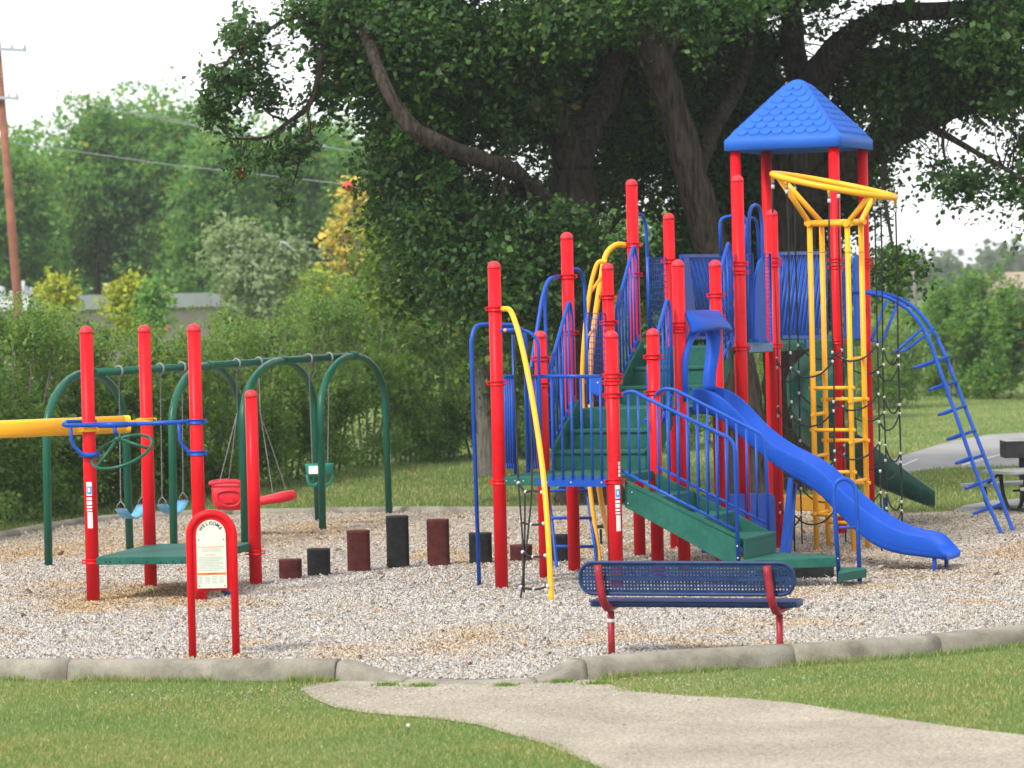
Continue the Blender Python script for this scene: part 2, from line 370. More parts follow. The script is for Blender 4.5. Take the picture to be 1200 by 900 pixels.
class MB:
    def __init__(s): s.v = []; s.f = []; s.sm = []
    def add(s, vs, fs, smooth=False):
        o = len(s.v); s.v += [tuple(p) for p in vs]
        s.f += [tuple(i + o for i in q) for q in fs]; s.sm += [smooth] * len(fs)
        return s
    def tube(s, pts, r, seg=10, closed=False, caps=True):
        P = [arr(p) for p in pts]; n = len(P)
        rad = r if hasattr(r, '__len__') else [r] * n
        T = []
        for i in range(n):
            a = P[i - 1] if (i > 0 or closed) else P[i]; b = P[(i + 1) % n] if (i < n - 1 or closed) else P[i]
            t = (b - a); T.append(t.normalized() if t.length > 1e-9 else Vector((0, 0, 1)))
        ref = Vector((0, 0, 1)) if abs(T[0].z) < 0.9 else Vector((1, 0, 0))
        nn = (ref - T[0] * ref.dot(T[0])).normalized(); vs = []
        for i in range(n):
            nn = (nn - T[i] * nn.dot(T[i])); nn.normalize(); bb = T[i].cross(nn)
            for k in range(seg):
                a = 2 * math.pi * k / seg
                vs.append(P[i] + (nn * math.cos(a) + bb * math.sin(a)) * rad[i])
        fs = []
        for i in range(n if closed else n - 1):
            j = (i + 1) % n
            for k in range(seg):
                k2 = (k + 1) % seg
                fs.append((i * seg + k, i * seg + k2, j * seg + k2, j * seg + k))
        s.add(vs, fs, True)
        if caps and not closed:
            o = len(s.v) - len(vs)
            s.f.append(tuple(o + k for k in reversed(range(seg)))); s.sm.append(False)
            s.f.append(tuple(o + (n - 1) * seg + k for k in range(seg))); s.sm.append(False)
        return s
    def lathe(s, base, prof, seg=18, axis=None):
        # prof: (radius, height) list about a vertical axis through base
        vs = []; fs = []; n = len(prof)
        for (r, h) in prof:
            for k in range(seg):
                a = 2 * math.pi * k / seg
                vs.append((base[0] + r * math.cos(a), base[1] + r * math.sin(a), base[2] + h))
        for i in range(n - 1):
            for k in range(seg):
                k2 = (k + 1) % seg
                fs.append((i * seg + k, i * seg + k2, (i + 1) * seg + k2, (i + 1) * seg + k))
        s.add(vs, fs, True)
        o = len(s.v) - len(vs)
        if prof[0][0] > 1e-5: s.f.append(tuple(o + k for k in reversed(range(seg)))); s.sm.append(False)
        if prof[-1][0] > 1e-5: s.f.append(tuple(o + (n - 1) * seg + k for k in range(seg))); s.sm.append(False)
        return s
    def prism(s, poly, vec, smooth=False):
        P = [arr(p) for p in poly]; V = arr(vec); n = len(P)
        vs = P + [p + V for p in P]
        fs = [tuple(reversed(range(n))), tuple(range(n, 2 * n))] + [(i, (i + 1) % n, (i + 1) % n + n, i + n) for i in range(n)]
        return s.add(vs, fs, smooth)
    def box(s, c, ax, ay, az):
        # centre and three half-axis vectors
        c, ax, ay, az = arr(c), arr(ax), arr(ay), arr(az)
        vs = [c + ax * i + ay * j + az * k for k in (-1, 1) for j in (-1, 1) for i in (-1, 1)]
        fs = [(0, 2, 3, 1), (4, 5, 7, 6), (0, 1, 5, 4), (2, 6, 7, 3), (0, 4, 6, 2), (1, 3, 7, 5)]
        return s.add(vs, fs)
    def ball(s, c, r, seg=10, rings=6, sc=(1, 1, 1)):
        prof = [(math.sin(math.pi * i / rings), -math.cos(math.pi * i / rings)) for i in range(rings + 1)]
        vs = []; 
        for (a, h) in prof:
            for k in range(seg):
                t = 2 * math.pi * k / seg
                vs.append((c[0] + a * math.cos(t) * r * sc[0], c[1] + a * math.sin(t) * r * sc[1], c[2] + h * r * sc[2]))
        fs = [(i * seg + k, i * seg + (k + 1) % seg, (i + 1) * seg + (k + 1) % seg, (i + 1) * seg + k) for i in range(rings) for k in range(seg)]
        return s.add(vs, fs, True)
    def build(s, name, mat, parent=None, bevel=0.0, kind=None, label=None):
        org = root_loc(parent)
        me = bpy.data.meshes.new(name)
        me.from_pydata([(p[0] - org[0], p[1] - org[1], p[2] - org[2]) for p in s.v], [], s.f)
        me.polygons.foreach_set('use_smooth', s.sm)
        me.materials.append(mat); me.update()
        o = bpy.data.objects.new(name, me); COL.objects.link(o)
        if parent is not None: o.parent = parent
        if bevel > 0:
            b = o.modifiers.new('bevel', 'BEVEL'); b.width = bevel; b.segments = 2; b.limit_method = 'ANGLE'; b.angle_limit = math.radians(50)
        if kind: o['kind'] = kind
        if label: o['label'] = label
        return o
def root_loc(p):
    v = Vector((0, 0, 0))
    while p is not None:
        v = v + Vector(p.location); p = p.parent
    return v
def thing(name, label, cat, loc=(0, 0, 0), group=None):
    o = bpy.data.objects.new(name, None); COL.objects.link(o)
    o.location = loc; o.empty_display_size = 0.2
    o['label'] = label; o['category'] = cat
    if group: o['group'] = group
    return o
def tag(o, label, cat, group=None):
    o['label'] = label; o['category'] = cat
    if group: o['group'] = group
    return o
def structure(name, mb, mat):
    o = mb.build(name, mat); o['kind'] = 'structure'; return o
def np_mesh(name, V, F, mat, parent=None, smooth=False, kind=None):
    # V (n,3) world coordinates, F (m,k) same-size faces
    org = root_loc(parent); me = bpy.data.meshes.new(name)
    V = np.asarray(V, dtype=np.float32) - np.array(org, dtype=np.float32); F = np.asarray(F, dtype=np.int32)
    me.vertices.add(len(V)); me.vertices.foreach_set('co', V.ravel())
    k = F.shape[1]
    me.loops.add(F.size); me.loops.foreach_set('vertex_index', F.ravel())
    me.polygons.add(len(F)); me.polygons.foreach_set('loop_start', np.arange(0, F.size, k, dtype=np.int32))
    if smooth: me.polygons.foreach_set('use_smooth', np.ones(len(F), dtype=bool))
    me.materials.append(mat); me.update(calc_edges=True)
    o = bpy.data.objects.new(name, me); COL.objects.link(o)
    if parent is not None: o.parent = parent
    if kind: o['kind'] = kind
    return o

# ------------------------------------------------------------------ the setting: ground sheet, chips, path, kerbs, road
gm = MB()
gx = [-900, -300, -100, -40, -15, 0, 15, 40, 100, 300, 900]; gy = [-60, 0, 15, 30, 45, 60, 90, 150, 300, 700, 1600, 3000]
gm.add([(x, y, 0) for y in gy for x in gx], [(j * len(gx) + i, j * len(gx) + i + 1, (j + 1) * len(gx) + i + 1, (j + 1) * len(gx) + i) for j in range(len(gy) - 1) for i in range(len(gx) - 1)])
structure('ground', gm, GRASSG)

def poly_inside(poly, X, Y):
    inside = np.zeros(len(X), dtype=bool); n = len(poly)
    for i in range(n):
        x1, y1 = poly[i][0], poly[i][1]; x2, y2 = poly[(i + 1) % n][0], poly[(i + 1) % n][1]
        c = ((y1 > Y) != (y2 > Y)); 
        with np.errstate(divide='ignore', invalid='ignore'):
            xi = (x2 - x1) * (Y - y1) / (y2 - y1) + x1
        inside ^= c & (X < xi)
    return inside
def dist_poly(poly, X, Y, closed=False):
    D = np.full(len(X), 1e9); n = len(poly)
    for i in range(n if closed else n - 1):
        a = np.array(poly[i][:2]); b = np.array(poly[(i + 1) % n][:2]); d = b - a
        t = np.clip(((X - a[0]) * d[0] + (Y - a[1]) * d[1]) / (d @ d + 1e-12), 0, 1)
        D = np.minimum(D, np.hypot(X - a[0] - t * d[0], Y - a[1] - t * d[1]))
    return D
kerb_left = [g(x, y) for x, y in ((-160, 796), (0, 797), (80, 797.5), (240, 798), (392, 798))]
kerb_gap = [g(x, y) for x, y in ((392, 798), (450, 800), (540, 803), (640, 801), (690, 797))]
kerb_right = [g(x, y) for x, y in ((690, 797), (765, 790), (850, 785), (935, 780), (1020, 774), (1105, 767), (1200, 757), (1300, 745), (1400, 730))]
front_line = kerb_left + kerb_gap[1:-1] + kerb_right
back_line = [g(x, y) for x, y in ((-190, 680), (-60, 647), (0, 634), (60, 622), (140, 611), (250, 605.5), (350, 604), (470, 602), (560, 602.5), (700, 601), (830, 600), (1000, 600), (1060, 603), (1130, 602), (1250, 606), (1330, 625))]
chip_poly = front_line + list(reversed(back_line))

def noise2(X, Y, s, seed=0):
    r = np.random.default_rng(seed); out = np.zeros_like(X)
    for k in range(6):
        a = r.uniform(0, 6.28); f = s * r.uniform(0.6, 1.9); ph = r.uniform(0, 6.28)
        out += np.sin((X * math.cos(a) + Y * math.sin(a)) * f + ph)
    return out / 6
def chip_z(X, Y):
    return 0.022 + 0.010 * noise2(X, Y, 2.2, 3) + 0.006 * noise2(X, Y, 7, 4)
# gridded sheet clipped to the play area
nx, ny = 170, 230
xs = np.linspace(-7.6, 7.6, nx); ys = np.linspace(22.2, 43.0, ny)
XX, YY = np.meshgrid(xs, ys); ZZ = chip_z(XX.ravel(), YY.ravel())
keep = poly_inside(chip_poly, XX.ravel(), YY.ravel()) & (dist_poly(front_line, XX.ravel(), YY.ravel()) > 0.03)
kk = keep.reshape(ny, nx); idx = np.arange(nx * ny).reshape(ny, nx)
dfront = dist_poly(front_line, XX.ravel(), YY.ravel())
ZZ = np.where(keep, ZZ, 0.004)
m = (kk[:-1, :-1] & kk[1:, :-1] & kk[:-1, 1:] & kk[1:, 1:])
quads = np.stack([idx[:-1, :-1][m], idx[:-1, 1:][m], idx[1:, 1:][m], idx[1:, :-1][m]], 1)
o = np_mesh('play_area_ground', np.stack([XX.ravel(), YY.ravel(), ZZ], 1), quads, CHIPG, smooth=True); o['kind'] = 'structure'

def chips(n):
    d = 1 / rng.uniform(1 / 43.0, 1 / 22.3, n); x = rng.uniform(-0.185, 0.185, n) * d
    ok = poly_inside(chip_poly, x, d) & (dist_poly(front_line, x, d) > np.where((x > kerb_left[-1].x) & (x < kerb_right[0].x), .12, .19)); x, d = x[ok], d[ok]; n = len(x)
    z = chip_z(x, d) + 0.004
    L = rng.lognormal(math.log(0.0122), 0.42, n); Wd = L * rng.uniform(0.22, 0.5, n); Hh = rng.uniform(0.004, 0.012, n)
    a = rng.uniform(0, 6.283, n); tilt = rng.normal(0, 0.35, n)
    ca, sa = np.cos(a), np.sin(a)
    ax = np.stack([ca * np.cos(tilt), sa * np.cos(tilt), np.sin(tilt)], 1); ay = np.stack([-sa, ca, rng.normal(0, .35, n)], 1)
    c = np.stack([x, d, z + np.abs(np.sin(tilt)) * L * .5], 1)
    V = np.empty((n, 4, 3))
    V[:, 0] = c - ax * L[:, None] - ay * Wd[:, None]; V[:, 1] = c + ax * L[:, None] - ay * Wd[:, None] * .6
    V[:, 2] = c + ax * (L * rng.uniform(.3, 1, n))[:, None] + ay * Wd[:, None]; V[:, 3] = c - ax * (L * .6)[:, None] + ay * Wd[:, None] * .7; V[:, 3, 2] += Hh
    V[:, 0, 2] -= 0.003
    b = np.arange(n) * 4
    F = np.concatenate([np.stack([b, b + 1, b + 2], 1), np.stack([b, b + 2, b + 3], 1), np.stack([b, b + 3, b + 1], 1), np.stack([b + 1, b + 3, b + 2], 1)])
    return V.reshape(-1, 3), F
V, F = chips(400000)
def tan_field(X, Y):
    t = 0.55 * np.clip((noise2(X, Y, 1.6, 31) + .5 * noise2(X, Y, 5, 32) - .22) / .35, 0, 1) + .35 * np.clip((Y - 31) / 6, 0, 1)
    for px, py, r_ in ((525, 762, .38), (560, 745, .3), (175, 697, .6), (120, 716, .45), (90, 645, .7), (255, 640, .6), (370, 625, .6), (1085, 672, .7), (715, 645, .5), (960, 655, .7), (850, 665, .6), (913, 764, .25), (270, 712, .3), (70, 690, .4), (280, 758, .18), (940, 735, .3)):
        c = g(px, py); d2 = ((X - c.x) / (r_ * 1.3)) ** 2 + ((Y - c.y) / (r_ * 1.6)) ** 2
        t = t + .65 * np.exp(-d2) * (.6 + .8 * (noise2(X, Y, 8, 40) + .3))
    return np.clip(t, 0, 1)
def add_attr(o, vals):
    at_ = o.data.attributes.new('tan', 'FLOAT', 'POINT'); at_.data.foreach_set('value', np.asarray(vals, dtype=np.float32))
o = np_mesh('wood_chips', V, F, CHIP, kind='stuff')
cc_ = V.reshape(-1, 4, 3).mean(1); add_attr(o, np.repeat(tan_field(cc_[:, 0], cc_[:, 1]), 4))
tag(o, 'loose grey and tan wood chips covering the play area', 'wood chips')

# front path
path_px = [(352, 806), (372, 801.5), (400, 797.5), (450, 798), (540, 800.5), (640, 798.5), (692, 796), (712, 801), (735, 809), (800, 815), (870, 818), (935, 824), (1000, 834), (1060, 843), (1130, 853), (1200, 861), (1300, 874), (1450, 1000), (1200, 1300), (900, 1150), (760, 960),
           (705, 900), (668, 884), (640, 872), (600, 861), (560, 849), (510, 842), (462, 838), (420, 834), (390, 828), (366, 818)]
path_poly = [g(x, y, 0.006) for x, y in path_px]
pm = MB(); pm.add(path_poly, [tuple(range(len(path_poly)))])
structure('path', pm, PATHM)

# kerbs
def kerb_piece(line, t_h, w, back=1):
    # line: ground points along the outer foot; t_h: height at each; rounded profile swept along it
    mb = MB(); n = len(line); prof0 = [(0.0, -0.05), (0.008, 0.3), (0.018, 0.62), (0.032, 0.84), (0.055, 0.955), (0.085, 1.0), (w * .88, 0.99), (w * .97, 0.93), (w, 0.7), (w, -0.05)]
    vs = []
    for i, p in enumerate(line):
        a = line[max(0, i - 1)]; b = line[min(n - 1, i + 1)]
        t = (b - a).normalized(); nn = Vector((-t.y, t.x, 0))
        for (q, h) in prof0:
            vs.append(p + nn * q + Vector((0, 0, h * t_h[i] if h > 0 else -0.05)))
    k = len(prof0)
    fs = [(i * k + j, (i + 1) * k + j, (i + 1) * k + j + 1, i * k + j + 1) for i in range(n - 1) for j in range(k - 1)]
    mb.add(vs, fs, True)
    mb.f.append(tuple(range(k))); mb.sm.append(False)
    mb.f.append(tuple(reversed(range((n - 1) * k, n * k)))); mb.sm.append(False)
    return mb
def resample(line, a, b, n):
    L = [0]
    for i in range(1, len(line)): L.append(L[-1] + (line[i] - line[i - 1]).length)
    out = []
    for k in range(n):
        s = a + (b - a) * k / (n - 1)
        for i in range(1, len(line)):
            if s <= L[i] or i == len(line) - 1:
                t = (s - L[i - 1]) / (L[i] - L[i - 1]); out.append(line[i - 1].lerp(line[i], t)); break
    return out, L[-1]
kerb_root = bpy.data.objects.new('kerb', None); COL.objects.link(kerb_root); kerb_root['kind'] = 'structure'
_, LT = resample(smooth_path(kerb_left, 6), 0, 1, 2)
def kerb_run(line, cuts_px, h=0.135, w=0.2):
    sp = smooth_path(line, 8)
    # cut positions from image columns
    L = [0]
    for i in range(1, len(sp)): L.append(L[-1] + (sp[i] - sp[i - 1]).length)
    xs_ = [project(p)[0] for p in sp]
    cuts = [float(np.interp(c, xs_, L)) for c in cuts_px]
    for a, b in zip(cuts[:-1], cuts[1:]):
        pts, _ = resample(sp, a + 0.0025, b - 0.0025, 9)
        hh = h * R.uniform(0.97, 1.03)
        kerb_piece(pts, [hh] * 9, w).build('kerb_section', CONC, kerb_root)
kerb_run(kerb_left, (-160, 78, 392)); kerb_run(kerb_right, (690, 933, 1105, 1290, 1400))
gp = smooth_path(kerb_gap, 8)
xs_ = [project(p)[0] for p in gp]
hh = [float(np.interp(x, (392, 410, 440, 470, 620, 650, 675, 690), (0.135, 0.115, 0.05, 0.024, 0.024, 0.05, 0.11, 0.135))) for x in xs_]
i1 = next(i for i, x in enumerate(xs_) if x > 468); i2 = next(i for i, x in enumerate(xs_) if x > 622)
kerb_piece([gp[0] + Vector((0.004, 0, 0))] + gp[1:i1 + 1], hh[:i1 + 1], 0.2).build('kerb_section', CONC, kerb_root)
kerb_piece([gp[i1] + Vector((0.006, 0, 0))] + gp[i1 + 1:i2 + 1], hh[i1:i2 + 1], 0.24).build('kerb_section', CONC, kerb_root)
kerb_piece([gp[i2] + Vector((0.006, 0, 0))] + gp[i2 + 1:-1] + [gp[-1] - Vector((0.004, 0, 0))], hh[i2:], 0.2).build('kerb_section', CONC, kerb_root)
bl = smooth_path(back_line[:11], 6)
_, LB = resample(bl, 0, 1, 2)
nb = int(LB / 1.9)
for k in range(nb):
    pts, _ = resample(bl, LB * k / nb + 0.004, LB * (k + 1) / nb - 0.004, 5)
    kerb_piece(pts, [0.085] * 5, 0.13).build('kerb_section', CONC, kerb_root)

# tarmac road across the field behind, and the slab under the picnic table
rd = [(1000, 555), (1060, 533), (1110, 518), (1160, 509), (1220, 506), (1400, 500), (1400, 528), (1220, 545), (1150, 547), (1090, 550), (1030, 560)]
rm = MB(); rm.add([g(x, y, 0.006) for x, y in rd], [tuple(range(len(rd)))]); structure('road', rm, ROADM)
lm = MB(); a, b = g(1052, 548, 0.011), g(1076, 538, 0.011); dv = Vector((0, .12, 0))
lm.add([a, b, b + dv, a + dv], [(0, 1, 2, 3)])
a, b = g(1128, 545, 0.011), g(1176, 532, 0.011)
lm.add([a, b, b + dv, a + dv], [(0, 1, 2, 3)])
lo = structure('road_marking', lm, WHITE)
sl = [(1112, 602), (1130, 594), (1165, 588), (1300, 580), (1300, 606), (1180, 601)]
sm_ = MB(); sm_.prism([g(x, y, 0.0) for x, y in sl], (0, 0, 0.02)); structure('concrete_slab', sm_, ROADM)

# grass blades
def blades(n, d0, d1, spread, hmin, hmax, wd, accept, zfun=None):
    d = 1 / rng.uniform(1 / d1, 1 / d0, n); x = rng.uniform(-spread, spread, n) * d
    ok = accept(x, d); x, d = x[ok], d[ok]; n = len(x)
    pt = 0.5 + 0.5 * noise2(x, d, 3.0, 9)
    h = rng.uniform(hmin, hmax, n) * (0.65 + 0.7 * pt); a = rng.uniform(0, 6.283, n); le = rng.uniform(0.1, 0.9, n) * h
    la = rng.uniform(0, 6.283, n)
    base = np.stack([x, d, np.zeros(n) - 0.003], 1); side = np.stack([np.cos(a), np.sin(a), np.zeros(n)], 1) * (wd * rng.uniform(.6, 1.3, n))[:, None]
    V = np.empty((n, 3, 3)); V[:, 0] = base - side; V[:, 1] = base + side; V[:, 2] = base + np.stack([np.cos(la) * le, np.sin(la) * le, h], 1)
    F = np.arange(n * 3).reshape(n, 3)
    return V.reshape(-1, 3), F
fl_xy = [(p.x, p.y) for p in front_line]
def front_y(x): return np.interp(x, [p[0] for p in fl_xy], [p[1] for p in fl_xy])
def lawn_ok(x, y):
    inp = poly_inside(path_poly, x, y); dp = dist_poly(path_poly, x, y, True)
    edge = 0.045 + 0.07 * noise2(x, y, 9, 21)
    a = (y < front_y(x) - 0.01 + 0.0 * x) & (~inp | (dp < edge))
    gapz = (x > g(395, 800).x) & (x < g(690, 800).x) & (y > g(500, 806).y - .05)
    return a & ~gapz
V, F = blades(330000, 15.5, 24.6, 0.19, 0.010, 0.034, 0.0034, lawn_ok)
o = np_mesh('lawn_grass', V, F, BLADE, kind='stuff'); tag(o, 'short mown lawn grass beside the path and kerb', 'grass')
# tufts growing in the joint between path and ramp
tuft_px = [(452, 804, 16), (492, 805, 18), (592, 804.5, 14), (658, 800.5, 18), (672, 797, 10), (700, 802.5, 18), (388, 799, 10)]
TV = []; 
for (px, py, wpx) in tuft_px:
    n = int(wpx * 16); x0 = g(px, py)
    xx = x0.x + rng.normal(0, wpx / 172 / 2.2, n); yy = x0.y + rng.normal(0, 0.035, n)
    h = rng.uniform(.01, .035, n); a = rng.uniform(0, 6.28, n); la = rng.uniform(0, 6.28, n); le = h * rng.uniform(.2, 1, n)
    bs = np.stack([xx, yy, np.full(n, 0.0)], 1); sd = np.stack([np.cos(a), np.sin(a), 0 * a], 1) * .005
    T = np.empty((n, 3, 3)); T[:, 0] = bs - sd; T[:, 1] = bs + sd; T[:, 2] = bs + np.stack([np.cos(la) * le, np.sin(la) * le, h], 1); TV.append(T)
TV = np.concatenate(TV)
TUFT = island_mat('tuft_blade', [(0, (0.08, 0.17, 0.02)), (1, (0.16, 0.27, 0.04))], 0.6, 0.3)
o = np_mesh('weed_tufts', TV.reshape(-1, 3), np.arange(len(TV) * 3).reshape(-1, 3), TUFT, kind='stuff'); tag(o, 'bright green weeds sprouting in the joint between path and kerb ramp', 'weeds')
# longer grass left by the mower along the kerb foot
def kerb_ok(x, y):
    fy = front_y(x); inp = poly_inside(path_poly, x, y)
    gz = (x > g(385, 800).x) & (x < g(705, 800).x)
    return (y < fy - .005) & (y > fy - .10 - .05 * noise2(x, y, 12, 5)) & ~inp & ~gz & (noise2(x, x * .3, 6, 8) > -.35)
V, F = blades(420000, 20.0, 26.0, 0.19, 0.03, 0.07, 0.0036, kerb_ok)
o = np_mesh('kerb_edge_grass', V, F, BLADE, kind='stuff'); tag(o, 'longer uneven grass growing along the foot of the kerb', 'grass')
# stray chips and pale specks on path and lawn
n_ = 900; xx = rng.normal(-.35, 1.3, n_); yy = rng.uniform(18.5, 22.6, n_) ; yy = 22.55 - np.abs(rng.normal(0, .8, n_))
ok = yy < front_y(xx) - .02; xx, yy = xx[ok], yy[ok]; n_ = len(xx)
a_ = rng.uniform(0, 6.28, n_); L_ = rng.uniform(.004, .012, n_); c_ = np.stack([xx, yy, np.full(n_, .012)], 1)
ax_ = np.stack([np.cos(a_), np.sin(a_), 0 * a_], 1) * L_[:, None]; ay_ = np.stack([-np.sin(a_), np.cos(a_), 0 * a_], 1) * L_[:, None] * .4
T = np.empty((n_, 4, 3)); T[:, 0] = c_ - ax_ - ay_; T[:, 1] = c_ + ax_ - ay_; T[:, 2] = c_ + ax_ * .6 + ay_; T[:, 3] = c_ - ax_ * .4 + ay_; T[:, 3, 2] += .006
b_ = np.arange(n_) * 4; F = np.concatenate([np.stack([b_ + i, b_ + j, b_ + k], 1) for i, j, k in ((0, 1, 2), (0, 2, 3), (0, 3, 1), (1, 3, 2))])
o = np_mesh('stray_chips', T.reshape(-1, 3), F, CHIP, kind='stuff'); tag(o, 'stray wood chips scattered on the path near the ramp', 'wood chips')
# field grass behind the play area
def field_ok(x, y):
    c = ~poly_inside(chip_poly, x, y) & ~poly_inside([g(a_, b_) for a_, b_ in rd], x, y) & ~poly_inside([g(a_, b_) for a_, b_ in sl], x, y)
    return c & (y > 30) & (dist_poly(back_line, x, y) > 0.14)
V, F = blades(170000, 36.0, 84.0, 0.18, 0.03, 0.07, 0.008, field_ok)
o = np_mesh('field_grass', V, F, BLADE, kind='stuff'); tag(o, 'mown field grass behind the play area under the oaks', 'grass')
# dandelion heads on the lawn
for i, (px, py, lab) in enumerate([(478, 862, 'white dandelion clock standing in the lawn left of the path'), (1000, 772, None)][:1]):
    p = g(px, py); r_ = thing('dandelion', lab, 'flower', p)
    MB().tube([p, p + Vector((.003, 0, .05))], 0.0018, 6).build('stem', DGRN, r_)
    MB().ball(p + Vector((.003, 0, .06)), 0.011, 10, 6).build('seed_head', WHITE, r_)

# ------------------------------------------------------------------ play structure frame (origin at its front left post)
K = 1.265
O2 = Vector((-0.105 * K, 23.664 * K, 0)); TH = 0.391
EU = Vector((math.cos(TH), -math.sin(TH), 0)); EV = Vector((math.sin(TH), math.cos(TH), 0)); UP = Vector((0, 0, 1))
Wd, A_, B_, C_ = 0.860 * K, 0.8294 * K, 0.5666 * K, 1.698 * K
vB = A_; vC = vB + B_; vE = vC + A_; vF = vE + B_; vI = vF + A_; vR1 = vI + C_; vR2 = vR1 + A_
Z1, Z2, Z3 = 1.0, 1.53, 2.06
def S(u, v, z=0.0): return O2 + EU * u + EV * v + UP * z
def sp(px, py, v):                      # sight line met by the plane v = const
    return onp(px, py, S(0, v), S(1, v))
def su(px, py, u):                      # sight line met by the plane u = const
    return onp(px, py, S(u, 0), S(u, 1))
PR = 0.0575
PS = thing('play_structure', 'large play structure with red posts, blue slide, green stairs and blue tower roof', 'play structure', S(Wd / 2, vE))

def clamp(base, z, parent, r=PR, mat=RED, ang=0.0):
    mb = MB()
    R1 = r * 1.14; hh = 0.022
    mb.lathe((base[0], base[1], z), [(r * .98, -hh), (R1, -hh), (R1, -hh + .008), (r * 1.02, -hh + .012), (r * 1.02, hh - .012), (R1, hh - .008), (R1, hh), (r * .98, hh)], 18)
    d = Vector((math.cos(ang), math.sin(ang), 0)); e = Vector((-math.sin(ang), math.cos(ang), 0))
    for s in (-1, 1):
        mb.box(Vector((base[0], base[1], z + .013)) + d * s * (R1 + .008), d * .018, e * .018, UP * .006)
        mb.box(Vector((base[0], base[1], z - .013)) + d * s * (R1 + .008), d * .014, e * .016, UP * .005)
        mb.box(Vector((base[0], base[1], z)) + d * s * (R1 + .020), d * .003, e * .016, UP * .017)
    return mb.build('clamp', mat, parent)
def post(p, top, root, clamps=(), r=PR, cap=True, ang=0.1):
    p = arr(p); mb = MB()
    ct = top - r * 1.0 if cap else top
    mb.lathe((p.x, p.y, 0), [(r, -0.12), (r, ct)], 22)
    o = mb.build('post', RED, root)
    if cap:
        c = MB(); c.lathe((p.x, p.y, ct), [(r * 1.0, -0.01), (r * 1.025, -0.01), (r * 1.025, 0.008)] + [(r * 1.02 * math.cos(t), 0.008 + (r - .006) * math.sin(t)) for t in [0.25, .5, .75, 1.0, 1.25, 1.5707]], 22)
        c.build('post_cap', REDCAP, o)
    for py in clamps:
        clamp(p, zof(p, py), o, r, RED, ang)
    return o
pos = dict(A=S(0, 0), D=S(Wd, 0), B=S(0, vB), G=S(Wd, vB), C=S(0, vC), J=S(Wd, vC), E=S(0, vE), K=S(Wd, vE), F=S(0, vF), L=S(Wd, vF), I=S(0, vI), M=S(Wd, vI), R1=S(0, vR1), R3=S(Wd, vR1), R2=S(0, vR2), R4=S(Wd, vR2))
hts = dict(A=2.2942, B=1.795, D=1.795, G=1.795, C=2.5104, J=2.2856, E=2.2856, K=2.2856, F=2.9338, L=2.9338, I=2.6854, M=2.6854, R1=3.26, R2=3.26, R3=3.26, R4=3.26)
clampy = dict(A=(362, 449, 565), B=(420, 451), C=(324, 390), D=(440, 448, 463, 564), E=(348, 378), F=(287, 322), G=(418, 460), I=(306,), J=(380, 387), K=(346, 371), L=(309, 319, 408), M=(304, 310, 405), R3=(305, 313, 401), R4=(305, 312))
POSTS = {}
for k, p in pos.items():
    POSTS[k] = post(p, hts[k] * K, PS, clampy.get(k, ()), PR, cap=not k.startswith('R'))

def label_patch(p, r, z0, z1, a0, a1, mat, parent, name='label'):
    mb = MB(); n = 7; vs = []
    for i in range(n):
        a = a0 + (a1 - a0) * i / (n - 1)
        for z in (z0, z1): vs.append((p[0] + (r + .0012) * math.cos(a), p[1] + (r + .0012) * math.sin(a), z))
    mb.add(vs, [(2 * i, 2 * i + 2, 2 * i + 3, 2 * i + 1) for i in range(n - 1)], True)
    return mb.build(name, mat, parent)
def stickers(p, parent, y0, ac, dy=1.0):
    p = arr(p); f = lambda y: zof(p, y)
    w = 0.42
    def L_(ya, yb, a, b, m): label_patch(p, PR, f(y0 + yb * dy), f(y0 + ya * dy), a, b, m, parent)
    L_(0, 16, ac - w, ac + w, WHITE)
    q = MB(); 
    label_patch(p, PR + .001, f(y0 + 14.5 * dy), f(y0 + 5 * dy), ac - w * .9, ac + w * .9, LBLUE, parent)
    label_patch(p, PR + .002, f(y0 + 11.5 * dy), f(y0 + 7 * dy), ac - w * .35, ac + w * .35, WHITE, parent)
    for i, (a, b) in enumerate([(18, 21), (22.2, 26.5), (28, 30.5), (32, 34)]): L_(a, b, ac - w, ac + w * .9, WHITE)
    L_(35.5, 54, ac - w * .8, ac + w, WHITE)
stickers(pos['D'], POSTS['D'], 568, -1.15)
for i in range(4): label_patch(pos['D'], PR, zof(pos['D'], 541 + i * 4.6 + 3.6), zof(pos['D'], 541 + i * 4.6), -1.0, -0.55, WHITE, POSTS['D'])

# ---- decks
def deck(poly, z, root, th=0.075, name='deck'):
    mb = MB(); c = sum((arr(p) for p in poly), Vector()) / len(poly)
    mb.prism([Vector((p[0], p[1], z - th)) for p in poly], (0, 0, th))
    return mb.build(name, GRN, root, bevel=0.006)
def bolts(pts, dirv, parent, r=0.009, mat=ALU):
    mb = MB()
    for p in pts:
        mb.ball(p, r, 8, 4)
    return mb.build('bolts', mat, parent)
def sq(v0, v1, i=0.0): return [S(i, v0), S(Wd - i, v0), S(Wd - i, v1), S(i, v1)]
d1 = deck(sq(-.02, vB + .02, .0), Z1, PS)
d2 = deck(sq(vC - .02, vE + .02, .0), Z2, PS)
d3 = deck(sq(vF - .02, vI, .0), Z3, PS)
db = deck(sq(vI + .004, vR1 - .02, .03), Z3 - .004, PS, name='bridge_deck')
dt = deck(sq(vR1 - .016, vR2 + .03, .0), Z3, PS)
bolts([S(u, -.024, Z1 - .035) for u in (.08, .16, .24)], None, d1, .007)

